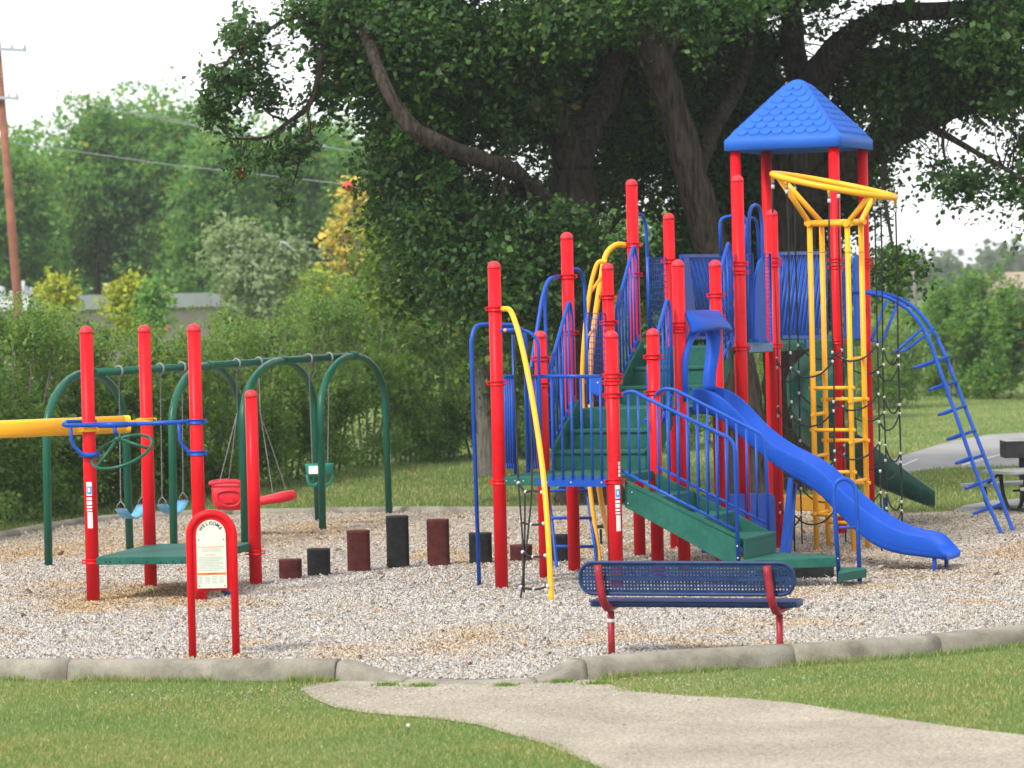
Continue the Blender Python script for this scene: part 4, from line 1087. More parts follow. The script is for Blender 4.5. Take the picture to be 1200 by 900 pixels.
# scalloped shingles moulded on each face
for face in range(4):
    mb = MB(); rows = 8
    for r_ in range(rows):
        t = .06 + r_ * .093; t_up = t + .125
        half = 1 - t - .15
        if half < .08: continue
        n = max(2, int(round(half * 2 / .21)))
        for i in range(n):
            x0 = -half + 2 * half * (i + (0 if True else .5)) / n; x1 = x0 + 2 * half / n; xm = (x0 + x1) / 2
            pts = []
            for (xx, tt, lift) in [(x0, t_up, .001), (x0, t + .055, .007)] + [(xm - (x1 - x0) / 2 * math.cos(a), t + .055 - .055 * math.sin(a), .014) for a in np.linspace(.25, math.pi - .25, 6)] + [(x1, t + .055, .007), (x1, t_up, .001)]:
                k = .992 * (1 - tt); z = prof_z(tt)
                # offset along the face normal
                if face == 0: P = S(cu + xx * hw, cv - hv * k - lift * .8, z + lift * .6)
                elif face == 1: P = S(cu + hw * k + lift * .8, cv + xx * hv, z + lift * .6)
                elif face == 2: P = S(cu - xx * hw, cv + hv * k + lift * .8, z + lift * .6)
                else: P = S(cu - hw * k - lift * .8, cv - xx * hv, z + lift * .6)
                pts.append(P)
            o_ = len(mb.v); m_ = len(pts); low = [p - UP * .02 for p in pts]
            mb.add(pts + low, [tuple(range(m_))] + [(j, m_ + j, m_ + (j + 1) % m_, (j + 1) % m_) for j in range(m_)])
    mb.build('shingles', RBLUE, roof)

# green spiral slide on the far side of the tower
cx = at(999, 500, 37.7); pathp = []; widths = []
for i in range(25):
    a = math.radians(85 + 185 * i / 24); z = 1.80 - (1.80 - .60) * (i / 24) ** .85
    pathp.append(Vector((cx.x + .43 * math.cos(a), cx.y + .62 * math.sin(a), z)))
for i in range(1, 11):
    pathp.append(Vector((cx.x + .80 * i / 10, cx.y - .62 - .05 * i / 10, .60 - .36 * (i / 10) ** .8)))
vs_, fs_ = [], []; n = len(pathp)
for i, p in enumerate(pathp):
    t = (pathp[min(n - 1, i + 1)] - pathp[max(0, i - 1)]); t.z = 0; t.normalize(); side = Vector((t.y, -t.x, 0))   # points to the outside of the turn
    e = max(0, (i - 25) / 9.0); ho = .40 - .26 * e; hi_ = .22 - .08 * e
    prof = [(-.27, hi_), (-.245, hi_ + .012), (-.225, hi_ - .01), (-.20, .05), (-.10, 0), (.10, 0), (.20, .06), (.235, ho * .6), (.245, ho - .01), (.265, ho + .012), (.29, ho), (.285, ho * .5), (.25, .0), (.12, -.05), (-.12, -.05), (-.25, .0)]
    vs_ += [p + side * a + UP * b for a, b in prof]
k_ = len(prof)
for i in range(n - 1):
    for j in range(k_):
        j2 = (j + 1) % k_; fs_.append((i * k_ + j, (i + 1) * k_ + j, (i + 1) * k_ + j2, i * k_ + j2))
mb = MB(); mb.add(vs_, fs_, True); mb.f.append(tuple(range(k_))); mb.sm.append(False); mb.f.append(tuple(reversed(range((n - 1) * k_, n * k_)))); mb.sm.append(False)
spo = mb.build('spiral_slide', SGRN, PS)
MB().tube([(cx.x, cx.y, -.05), (cx.x, cx.y, 2.3)], .05, 14).build('centre_post', DGRN, spo)
hd = MB(); hd.prism([at(x, y, 37.0) for x, y in ((955, 325), (954, 298), (957, 292), (968, 291), (972, 298), (973, 330))], (0, .25, 0)); hd.build('slide_hood', SGRN, PS, bevel=.02)
bs = MB(); q = at(1038, 603, 36.9); bs.tube([(q.x, 36.95, -.05), (q.x, 36.95, .32)], .02, 8); bs.build('support_leg', BLUE, spo)

# play panels under the decks: blue panel below the slide, yellow seat beam
up_ = Wd - .02
mb = MB(); mb.prism([su(822, 648, up_), su(819, 584, up_), su(822, 579.5, up_), su(900, 578, up_), su(904, 582, up_), su(906, 648, up_)], EU * .04); mb.build('play_panel', PBLUE, PS, bevel=.01)
mb = MB(); a, b = at(903, 588, 34.35), at(978, 590, 34.9); mb.box((a + b) / 2, (b - a) / 2, (0, .12, 0), (0, 0, .078)); ybm = mb.build('seat_beam', YEL, PS, bevel=.012)
bolts([at(951, 584, 34.55)], None, ybm)
q = at(929, 600, 34.7); MB().tube([(q.x, 34.72, -.05), (q.x, 34.72, .40)], .02, 10).build('beam_leg', BLUE, ybm)

# ------------------------------------------------------------------ rope climber with yellow frame
rp = g(986, 647)
RC = thing('rope_climber', 'rope climber with tilted yellow ring, four yellow poles and hanging black ropes', 'climber', rp)
pb = [g(957, 647), g(971, 643.5), g(1001, 649), g(1017, 645.5)]
ptop = []
for q, yt in zip(pb, (262, 261, 262, 260)):
    z = zof(q, yt); ptop.append(Vector((q.x, q.y, z)))
    po = MB().tube([(q.x, q.y, -.06), (q.x, q.y, z)], .027, 14).build('pole', YEL, RC)
    zc = zof(q, 295); MB().lathe((q.x, q.y, zc), [(.027, -.008), (.0285, -.008), (.0285, .008), (.027, .008)], 14).build('pole_joint', YEL, po)
order = [0, 2, 3, 1]
fm = MB()
for i in range(4):
    a, b = ptop[order[i]], ptop[order[(i + 1) % 4]]; e = (b - a).normalized() * .05
    fm.tube([a - e, b + e], .029, 12)
fm.build('top_frame', YEL, RC)
rc = at(977, 217.5, 33.6); e1 = Vector((math.cos(.205), 0, -math.sin(.205))) * .615; e2 = Vector((0, math.cos(.10), math.sin(.10))) * .615
ringP = [rc + e1 * math.cos(t) + e2 * math.sin(t) for t in np.linspace(0, 2 * math.pi, 48, endpoint=False)]
ring = MB().tube(ringP, .031, 12, closed=True).build('ring', YEL, RC)
def rpt(deg): t = math.radians(deg); return rc + e1 * math.cos(t) + e2 * math.sin(t)
for q, deg in zip(ptop, (200, 150, 300, 40)):
    MB().tube([q, rpt(deg)], .027, 12).build('strut', YEL, RC)
ropes = []
for i in range(8):
    top = rpt(-100 + 45 * i); bot = Vector((top.x, top.y, 0.01)); ropes.append((top, bot))
    sway = R.uniform(-.012, .012)
    pts = [top - UP * .03, top - UP * .5 + Vector((sway, 0, 0)), Vector((top.x - sway, top.y, 1.6)), Vector((top.x + sway, top.y, .8)), bot]
    o = MB().tube(smooth_path(pts, 4), .0085, 7).build('rope', ROPE, RC)
    MB().tube([top, top - UP * .06], .018, 8).build('hanger', YEL, o)
    mb = MB(); mb.lathe((top.x, top.y, top.z - .15), [(.005, 0), (.017, .004), (.017, .04), (.005, .045)], 10); mb.build('ferrule', ALU, o)
    mb = MB(); mb.tube([(top.x, top.y, top.z - .10), (top.x, top.y, top.z - .06)], .014, 8); mb.build('shackle', STEEL, o)
for i in range(8):
    (t0, _), (t1, _) = ropes[i], ropes[(i + 1) % 8]
    off = (i % 2) * .12 + .03 * ((i * 3) % 4)
    for lev in range(4):
        z = 1.98 - .48 * lev - off
        if z < .12: continue
        a = Vector((t0.x, t0.y, z)); b = Vector((t1.x, t1.y, z + .06)); mid = (a + b) / 2 - UP * .12
        o = MB().tube(smooth_path([a, a.lerp(mid, .5) - UP * .035, mid, b.lerp(mid, .5) - UP * .035, b], 4), .0085, 7).build('rope_rung', ROPE, RC)
        for q in (a, b):
            mb = MB(); mb.lathe((q.x, q.y, q.z - .018), [(.006, 0), (.0125, .003), (.0125, .028), (.006, .031)], 9); mb.build('ferrule', ALU, o)
for (i, j, ys) in ((0, 1, (438, 486, 535, 602)), (0, 2, (455, 504, 553, 603)), (2, 3, (421, 470, 518, 565)), (1, 3, (468, 516, 565, 612))):
    for y in ys:
        z = zof(pb[i], y); a, b = Vector((pb[i].x, pb[i].y, z)), Vector((pb[j].x, pb[j].y, z + .005)); e = (b - a).normalized() * .045
        MB().tube([a - e, b + e], .0185, 10).build('rung', YEL, RC)

# ------------------------------------------------------------------ small tower with the track beam (left)
lp1, lp2, lp3, lp4 = g(109.5, 707), g(177, 690), g(235.5, 706), g(300, 688)
LT_ = thing('track_ride_tower', 'four red posts around a low green deck with yellow beam and green turning wheel', 'play structure', (lp1 + lp4) / 2)
LPO = []
for p, yt in ((lp1, 382), (lp2, 381), (lp3, 379.5), (lp4, 457)):
    LPO.append(post(p, zof(p, yt), LT_, ()))
for q, y in ((0, 658), (2, 659), (3, 647.5), (1, 648)):
    p = (lp1, lp2, lp3, lp4)[q]; clamp(p, zof(p, y), LPO[q], ang=.1)
zd = zof(lp1, 652.5)
mb = MB(); ce = (lp1 + lp2 + lp3 + lp4) / 4
dp = [p + (p - ce).normalized() * .0 for p in (lp1 + Vector((.04, -.05, 0)), lp3 + Vector((.05, -.05, 0)), lp4 + Vector((-.03, .03, 0)), lp2 + Vector((-.02, .05, 0)))]
mb.prism([Vector((p.x, p.y, zd - .068)) for p in dp], (0, 0, .068)); ldk = mb.build('deck', GRN, LT_, bevel=.006)
hm = MB()
for px in (124, 129, 140, 156, 172, 188, 203, 213):
    q = onp(px, 658.5, dp[0], dp[1]); hm.box(q - Vector((0, .001, 0)), (.007, 0, 0), (0, .002, 0), (0, 0, .006))
hm.build('slots', BLACK, ldk)
stickers(lp1, LPO[0], 564.5, -1.65, 1.0)
# yellow track beam, ending between the posts
b0, b1 = at(150, 497, 30.35), at(-130, 508.5, 29.3)
d_ = (b1 - b0).normalized(); sd = d_.cross(UP).normalized(); upv = sd.cross(d_)
mb = MB(); prof = []
for a in range(16):
    t = 2 * math.pi * a / 16; prof.append((math.copysign(abs(math.cos(t)) ** .6, math.cos(t)) * .062, math.copysign(abs(math.sin(t)) ** .6, math.sin(t)) * .078))
vs_ = []; 
for q in (b0, b1): vs_ += [q + sd * a + upv * b for a, b in prof]
mb.add(vs_, [(i, (i + 1) % 16, (i + 1) % 16 + 16, i + 16) for i in range(16)], True)
mb.f += [tuple(reversed(range(16))), tuple(range(16, 32))]; mb.sm += [False, False]
beam = mb.build('track_beam', YEL, LT_)
ec = MB(); ec.add([b0 + sd * a * 1.02 + upv * b * 1.02 - d_ * .004 for a, b in prof] + [b0 + sd * a * 1.02 + upv * b * 1.02 + d_ * .05 for a, b in prof], [(i, (i + 1) % 16, (i + 1) % 16 + 16, i + 16) for i in range(16)], True)
ec.f.append(tuple(range(16))); ec.sm.append(False); ec.build('end_cap', YEL, beam)
clamp(lp1, zof(lp1, 503), beam, PR * 1.02, YEL, .1); clamp(lp2, zof(lp2, 492.5), beam, PR * 1.02, YEL, .1)
MB().box(at(158, 493.5, 30.5), (.09, .03, .012), (0, .04, 0), (0, 0, .012)).build('beam_arm', YEL, beam)
# blue frame and turning wheel between the two front posts
fr = bpy.data.objects.new('wheel_frame', None); COL.objects.link(fr); fr.parent = LT_
df = lp1.y - .10
MB().tube([at(113, 494.5, lp1.y + .1), at(78, 494.5, lp1.y + .03), at(75, 497.5, df), at(79, 498.5, df), at(160, 497, df)], .021, 12).build('frame_bar', BLUE, fr)
MB().tube([at(115, 498.3, df), at(150, 497.3, df)], .026, 12).build('frame_sleeve', BLUE, fr)
MB().tube([at(150, 497, df), at(240, 493.8, df)], .019, 12).build('frame_bar', BLUE, fr)
MB().tube(fillet([at(82.5, 499, df), at(84.5, 522, df), at(99, 534, df), at(113, 533, df)], .08), .016, 10).build('frame_arm', BLUE, fr)
MB().tube(fillet([at(209.5, 496, df), at(211.5, 521, df), at(226, 532.5, df), at(240, 531, df)], .08), .016, 10).build('frame_arm', BLUE, fr)
clamp(lp1, zof(lp1, 533), fr, PR, BLUE, .1); clamp(lp3, zof(lp3, 531), fr, PR, BLUE, .1); clamp(lp3, zof(lp3, 494), fr, PR, BLUE, .1)
wh = bpy.data.objects.new('turning_wheel', None); COL.objects.link(wh); wh.parent = LT_
MB().tube([at(134, 500, df), at(136, 511, df)], .017, 10).build('stem', BLUE, wh)
hub = at(138, 514, df); wc = at(143, 529.5, df); w1 = Vector((.262, 0, .078)); w2 = Vector((-.03, .24, .11))
MB().tube([wc + w1 * math.cos(t) + w2 * math.sin(t) for t in np.linspace(0, 2 * math.pi, 40, endpoint=False)], .0145, 10, closed=True).build('wheel_rim', DGRN, wh)
for dg in (212, 335, 95):
    t = math.radians(dg); MB().tube([hub, wc + w1 * math.cos(t) + w2 * math.sin(t)], .0145, 10).build('spoke', DGRN, wh)
mb = MB(); mb.lathe((hub.x, hub.y, hub.z - .03), [(.012, 0), (.034, .012), (.034, .035), (.014, .055)], 14); mb.build('hub', DGRN, wh)
# small blue toy lying behind the sign
q = g(266, 701); mb = MB()
mb.tube(smooth_path([q + Vector((-.035, .05, .075)), q + Vector((-.02, 0, .05)), q + Vector((.01, -.02, .035)), q + Vector((.04, -.02, .03))], 4), [.018, .022, .024, .026, .028, .030, .032, .033, .034, .034, .033, .032, .03], 10)
tag(mb.build('toy_scoop', NBLUE), 'small dark blue plastic scoop lying on chips behind the welcome sign', 'toy')

# ------------------------------------------------------------------ swing set
am = [((57, 667), (152.5, 647)), ((204, 652), (287, 630)), ((287, 639.5), (373, 612)), ((378, 623), (456, 603.5))]
apex = [(104, 437), (244, 428.5), (330, 422.5), (413, 417)]
SW = thing('swing_set', 'green arched metal swing frame with four arches and one long top bar', 'swing set', g(260, 635))
tops = []
for (l, r_), ap in zip(am, apex):
    a, b = g(*l), g(*r_); mid = (a + b) / 2
    t = onp(ap[0], ap[1], a, b); zt = t.z; tops.append(t)
    P = []
    w = (b - a).length / 2; e = (b - a).normalized(); c = mid
    rad = w
    for k in range(15):
        th = math.pi - math.pi * k / 14
        P.append(c + e * (math.cos(th) * w * .97) + UP * (zt - .60 + .60 * math.sin(th)))
    pts = [a - UP * .06] + P + [b - UP * .06]
    MB().tube(pts, .041, 14).build('arch', DGRN, SW)
bar = MB().tube([tops[0]] + tops[1:], .040, 14).build('top_bar', DGRN, SW)
for t, nx_ in zip(tops, (tops[1], tops[2], tops[3], tops[2])):
    e = (nx_ - t).normalized(); MB().tube([t - e * .07, t + e * .07], .05, 14).build('bar_socket', DGRN, SW)
q = g(*am[0][1]); label_patch(q, .042, zof(q, 587), zof(q, 574), -1.7, -.9, WHITE, SW)
q = g(*am[3][1]); label_patch(q, .042, zof(q, 545), zof(q, 533), -1.4, -.5, WHITE, SW)
def bar_pt(px):
    xs_ = [project(t)[0] for t in tops]; i = max(j for j in range(4) if j == 0 or xs_[j] <= px); i = min(i, 2)
    t = (px - xs_[i]) / (xs_[i + 1] - xs_[i]); return tops[i].lerp(tops[i + 1], t)
def hanger(p, parent):
    i = 0; e = (tops[1] - tops[0]).normalized(); 
    c = MB(); nn = e.cross(UP).normalized()
    c.tube([p + nn * .052 * math.cos(t) + UP * .052 * math.sin(t) for t in np.linspace(0, 2 * math.pi, 16, endpoint=False)], .012, 8, closed=True)
    c.tube([p - UP * .05, p - UP * .09], .010, 8); return c.build('hanger', STEEL, parent)
def chain(a, b, parent, r=.0058):
    L = (b - a).length; n = max(4, int(L / .032)); pts = []; rad = []
    for i in range(n * 2 + 1):
        pts.append(a.lerp(b, i / (2 * n))); rad.append(r * (1.25 if i % 2 else .5))
    return MB().tube(pts, rad, 6).build('chain', STEEL, parent)
def belt_swing(c1, c2, s1, s2, label):
    h1, h2 = bar_pt(c1), bar_pt(c2)
    a = onp(s1[0], s1[1], h1, h2); b = onp(s2[0], s2[1], h1, h2)
    o = thing('belt_swing', label, 'swing', Vector(((a.x + b.x) / 2, (a.y + b.y) / 2, 0)), 'blue belt swings hanging from the green swing frame')
    cr = (b - a).normalized(); nn = Vector((-cr.y, cr.x, 0)).normalized()
    for h, q in ((h1, a), (h2, b)):
        hanger(h, o); chain(h - UP * .08, q, o)
        MB().tube([q, q - UP * .05 + nn * .05, q - UP * .085 + nn * .055], .006, 6).tube([q, q - UP * .05 - nn * .05, q - UP * .085 - nn * .055], .006, 6).tube([q - UP * .085 + nn * .055, q - UP * .085 - nn * .055], .006, 6).build('seat_link', STEEL, o)
    # curved belt
    vs_, fs_ = [], []; a2, b2 = a - UP * .085, b - UP * .085; n = 12
    for i in range(n + 1):
        t = i / n; c = a2.lerp(b2, t) - UP * (.11 * (1 - (2 * t - 1) ** 2))
        for s in (-1, 1):
            for dz in (0, -.012): vs_.append(c + nn * s * .075 + UP * (dz + (.006 if s < 0 else 0)))
    for i in range(n):
        q = 4 * i; fs_ += [(q, q + 2, q + 6, q + 4), (q + 1, q + 5, q + 7, q + 3), (q, q + 4, q + 5, q + 1), (q + 2, q + 3, q + 7, q + 6)]
    fs_ += [(0, 1, 3, 2), (4 * n, 4 * n + 2, 4 * n + 3, 4 * n + 1)]
    mb = MB(); mb.add(vs_, fs_, True); mb.build('seat', SKYB, o)
    return o
belt_swing(138, 164, (141.5, 587), (166.5, 582), 'light blue belt swing hanging right behind the tall middle red post of the track tower')
belt_swing(186, 212, (190, 582), (214.5, 577), 'light blue belt swing beside the red moulded swing seat')
# red moulded seat on four chains
h1, h2 = bar_pt(276), bar_pt(302)
dR = (h1.y + h2.y) / 2
RS = thing('adaptive_swing', 'red moulded swing seat with deep backrest and long leg support', 'swing', at(290, 580, dR) * 1)
RS.location.z = 0
for h, k, ends in ((h1, (278, 484), ((257, 566), (268, 563))), (h2, (305, 484), ((320, 579), (336, 576)))):
    hanger(h, RS); kk = at(*k, dR); chain(h - UP * .08, kk, RS)
    for i, e in enumerate(ends): chain(kk, at(*e, dR + (-.16 if i == 0 else .16)), RS)
def rbox_loft(sections, mat, name, root):
    # sections: list of (centre, half_y, half_z, ...) lofted with superellipse outline
    vs_, fs_ = [], []; m = 16
    for (c, hy, hz) in sections:
        for k in range(m):
            t = 2 * math.pi * k / m; cs, sn = math.cos(t), math.sin(t)
            vs_.append(c + Vector((0, math.copysign(abs(cs) ** .5, cs) * hy, math.copysign(abs(sn) ** .5, sn) * hz)))
    for i in range(len(sections) - 1):
        for k in range(m): fs_.append((i * m + k, i * m + (k + 1) % m, (i + 1) * m + (k + 1) % m, (i + 1) * m + k))
    mb = MB(); mb.add(vs_, fs_, True); mb.f.append(tuple(reversed(range(m)))); mb.sm.append(False); mb.f.append(tuple(range((len(sections) - 1) * m, len(sections) * m))); mb.sm.append(False)
    return mb.build(name, mat, root)
sh = rbox_loft([(at(248.5, 568, dR), .10, .025), (at(250, 578, dR), .17, .10), (at(256, 582, dR), .19, .145), (at(270, 582.5, dR), .19, .15), (at(284, 582, dR), .19, .145), (at(288, 580, dR), .17, .12)], PRED, 'seat_shell', RS)
rim = MB(); rim.tube(smooth_path([at(247.5, 567, dR - .17), at(257, 565.5, dR - .19), at(275, 565, dR - .19), at(287, 567, dR - .17), at(289, 566, dR + .15), at(270, 563, dR + .18), at(252, 564, dR + .17)], 4, True), .018, 8, closed=True); rim.build('seat_rim', PRED, sh)
rc_ = MB(); rc_.tube(smooth_path([at(255, 578, dR - .195), at(281, 577, dR - .2), at(279, 591, dR - .2), at(259, 591, dR - .195)], 4, True), .012, 8, closed=True); rc_.box(at(268, 587, dR - .195), (.045, 0, 0), (0, .02, 0), (0, 0, .02)); rc_.build('buckle', PRED, sh)
rbox_loft([(at(287, 590, dR), .15, .045), (at(302, 588, dR), .15, .045), (at(317, 585, dR), .16, .05), (at(330, 582.5, dR), .17, .06), (at(342, 580.5, dR), .15, .055), (at(347.5, 580, dR), .09, .03)], PRED, 'leg_support', RS)
# green toddler bucket
h1, h2 = bar_pt(361), bar_pt(385)
GB = thing('bucket_swing', 'small teal green toddler bucket swing beside the last arch of the swing frame', 'swing', Vector(((h1.x + h2.x) / 2, (h1.y + h2.y) / 2, 0)))
a, b = onp(366, 545, h1, h2), onp(384, 545, h1, h2)
for h, q in ((h1, a), (h2, b)): hanger(h, GB); chain(h - UP * .08, q, GB)
dB = (a.y + b.y) / 2; c0 = at(374.5, 556, dB)
mb = MB(); vs_, fs_ = [], []; m = 18
for (z, rx, ry) in ((.115, .155, .13), (.125, .165, .14), (.10, .165, .14), (.02, .155, .13), (-.02, .13, .10), (-.02, .08, .06), (.05, .12, .10), (.115, .145, .12)):
    for k in range(m): t = 2 * math.pi * k / m; vs_.append(c0 + Vector((rx * math.cos(t), ry * math.sin(t), z)))
for i in range(7):
    for k in range(m): fs_.append((i * m + k, i * m + (k + 1) % m, (i + 1) * m + (k + 1) % m, (i + 1) * m + k))
mb.add(vs_, fs_, True); bo = mb.build('bucket', TEAL, GB)
for s in (-1, 1):
    MB().tube(smooth_path([c0 + Vector((s * .14, -.03, .0)), c0 + Vector((s * .125, -.03, -.08)), c0 + Vector((s * .07, -.02, -.125)), c0 + Vector((s * .015, 0, -.09))], 4), .020, 8).build('leg_loop', TEAL, bo)
MB().box(c0 + Vector((-.06, -.142, .06)), (.055, 0, 0), (0, .003, 0), (0, 0, .045)).build('label', WHITE, bo)

# ------------------------------------------------------------------ stepping posts
pods = [(340, 682, 656, 27, 0, 'shortest maroon stepping post, at the end of the curved row by the track tower'), (373.5, 678.5, 643.5, 26.5, 1, 'low black stepping post between two maroon posts, next to the shortest one'),
        (420.5, 673.5, 622, 27, 0, 'medium maroon stepping post beside the tallest black post'), (466.5, 669, 605, 26.5, 1, 'tallest black stepping post of the curved row'),
        (514, 666.5, 609, 26.5, 0, 'tall maroon stepping post beside the tallest black post'), (563.5, 663.5, 625, 27, 1, 'black stepping post behind the thin blue pole of the play structure'),
        (611, 661, 639, 26, 0, 'low maroon stepping post behind the rope ladder of the play structure'), (656, 662, 627, 26, 1, 'black stepping post half hidden by the yellow arch and blue ladder')]
for (x, yb, yt, w, kind, lab) in pods:
    c = g(x, yb); s = FPX / c.y; r_ = w / s / 2; z = zof(c, yt)
    c = c + Vector((0, r_ * .8, 0))
    o = thing('stepping_post', lab, 'stepping post', c, 'maroon and black stepping posts in a curved row')
    n = 24; rot = R.uniform(-.12, .12)
    def ring(k, zz, rc=.6):
        P = []
        for i in range(n):
            t = 2 * math.pi * i / n; cs, sn = math.cos(t), math.sin(t)
            xx, yy = math.copysign(abs(cs) ** rc, cs) * r_ * k, math.copysign(abs(sn) ** rc, sn) * r_ * .8 * k
            P.append((c.x + xx * math.cos(rot) - yy * math.sin(rot), c.y + xx * math.sin(rot) + yy * math.cos(rot), zz))
        return P
    lv = [(1, -.08), (1, z - .022), (1.012, z - .020)]; top = [(1.012, z - .020), (1.02, z - .012), (1.005, z - .003), (.96, z)]
    for nm, L_, m_ in (('column', lv, MAROON if kind == 0 else BLACK), ('cap', top, MAROON if kind == 0 else BLACK)):
        mb = MB(); vs_ = []
        for k, zz in L_: vs_ += ring(k, zz)
        mb.add(vs_, [(i * n + j, i * n + (j + 1) % n, (i + 1) * n + (j + 1) % n, (i + 1) * n + j) for i in range(len(L_) - 1) for j in range(n)], True)
        mb.f.append(tuple(range((len(L_) - 1) * n, len(L_) * n))); mb.sm.append(False)
        mb.build(nm, m_, o)

# ------------------------------------------------------------------ bench seen from behind
bl_, br_ = g(717, 772), g(914.5, 774.5)
BX = (br_ - bl_).normalized(); BY = Vector((-BX.y, BX.x, 0))      # BY points away from the camera
BE = thing('bench', 'dark blue perforated metal bench with two dark red posts behind the kerb', 'bench', (bl_ + br_) / 2)
def bp(px, py, off): return onp(px, py, bl_ + BY * off, br_ + BY * off)
bo_ = -.10            # backrest stands on the camera side of the posts
c00, c11 = bp(680.5, 657.5, bo_), bp(931, 694.5, bo_)
span = (bp(931, 676, bo_) - bp(680.5, 676, bo_)); L = span.dot(BX); zb_, zt_ = bp(806, 696.5, bo_).z, bp(806, 659.2, bo_).z; Hb = zt_ - zb_
org = bp(680.5, 676, bo_); org.z = 0
def perf_sheet(Lx, Hy, pitch, hole, P, rc, name, parent, thick):
    # lattice of webs with square holes; P(x, y) gives the point
    def cuts(T):
        n = int((T - .03) / pitch); s = (T - n * pitch) / 2; out = [0.0]
        for i in range(n): out += [s + pitch * i + (pitch - hole) / 2, s + pitch * i + (pitch + hole) / 2]
        return out + [T]
    cx_, cy_ = cuts(Lx), cuts(Hy); vs_ = []; ids = {}; fs_ = []
    def inside(x, y):
        dx = max(rc - x, x - (Lx - rc), 0); dy = max(rc - y, y - (Hy - rc), 0); return dx * dx + dy * dy <= rc * rc * 1.0001
    def vid(i, j):
        if (i, j) not in ids: ids[(i, j)] = len(vs_); vs_.append(P(cx_[i], cy_[j]))
        return ids[(i, j)]
    for i in range(len(cx_) - 1):
        for j in range(len(cy_) - 1):
            if i % 2 == 1 and j % 2 == 1: continue
            if not inside((cx_[i] + cx_[i + 1]) / 2, (cy_[j] + cy_[j + 1]) / 2): continue
            fs_.append((vid(i, j), vid(i + 1, j), vid(i + 1, j + 1), vid(i, j + 1)))
    mb = MB(); mb.add(vs_, fs_); o = mb.build(name, NBLUE, parent)
    sd_ = o.modifiers.new('solid', 'SOLIDIFY'); sd_.thickness = thick; sd_.offset = 0
    return o
lean = .10
PB = lambda x, y: org + BX * x + UP * (zb_ + y) - BY * (y * lean)
back = perf_sheet(L, Hb, .0245, .0112, PB, .095, 'backrest', BE, .005)
rimp = []
rcx = .10
for (cx1, cy1, a0) in ((L - rcx, rcx, -90), (L - rcx, Hb - rcx, 0), (rcx, Hb - rcx, 90), (rcx, rcx, 180)):
    for k in range(7):
        t = math.radians(a0 + 15 * k); rimp.append(PB(cx1 + rcx * math.cos(t), cy1 + rcx * math.sin(t)))
MB().tube(rimp, .0135, 10, closed=True).build('back_rim', NBLUE, back)
mb = MB(); a, b = PB(.07, Hb * .47), PB(L - .07, Hb * .47); mb.box((a + b) / 2, (b - a) / 2, BY * .010, UP * .010); mb.build('stiffener', NBLUE, back)
# seat
zs_ = bp(806, 704.5, .1).z; s0 = bp(688, 704, -.02); s1 = bp(931, 706, -.02); Ls = (s1 - s0).dot(BX)
so0 = Vector((s0.x, s0.y, zs_))
PSx = lambda x, y: so0 + BX * x + BY * y
seat = perf_sheet(Ls, .32, .0245, .0112, PSx, .08, 'seat', BE, .005)
rimp = []; rcx = .085
for (cx1, cy1, a0) in ((Ls - rcx, rcx, -90), (Ls - rcx, .32 - rcx, 0), (rcx, .32 - rcx, 90), (rcx, rcx, 180)):
    for k in range(7):
        t = math.radians(a0 + 15 * k); rimp.append(PSx(cx1 + rcx * math.cos(t), cy1 + rcx * math.sin(t)))
mb = MB(); nR = len(rimp)
for dz0, dz1, off in ((.012, -.036, 0),):
    vs_ = [p + UP * .008 for p in rimp] + [p - UP * .034 for p in rimp] + [p - UP * .034 - (p - (so0 + BX * Ls / 2 + BY * .16)).normalized() * .012 for p in rimp] + [p + UP * .008 - (p - (so0 + BX * Ls / 2 + BY * .16)).normalized() * .012 for p in rimp]
    mb.add(vs_, [(q * nR + i, q * nR + (i + 1) % nR, ((q + 1) % 4) * nR + (i + 1) % nR, ((q + 1) % 4) * nR + i) for q in range(4) for i in range(nR)], True)
mb.build('seat_rim', NBLUE, seat)
for (pb_, xt, yt, xj, yj, band) in ((bl_, 700.5, 662, 708, 708, True), (br_, 898.5, 663, 905, 712, False)):
    z0 = zof(pb_, yj + 8)
    po = MB().tube([pb_ - UP * .08, Vector((pb_.x, pb_.y, z0))], .0245, 14).build('post', BRED, BE)
    if band: 
        zz = zof(pb_, 727); MB().lathe((pb_.x, pb_.y, zz), [(.0245, -.012), (.0258, -.012), (.0258, .012), (.0245, .012)], 14).build('band', WHITE, po)
    zc = zof(pb_, yj + 4)
    top = bp(xt, yt, bo_ - .05); c = Vector((pb_.x, pb_.y, zc))
    low = top + (c - BY * .14 - top) * .72 - BY * .02
    arm = smooth_path(fillet([top, top.lerp(low, .6), low + UP * .0, c - BY * .10 - UP * .0, c + BY * .05 + UP * .006, c + BY * .30 + UP * .02], .07, 5), 2)
    MB().tube(arm, .0285, 14).build('arm', BRED, BE)

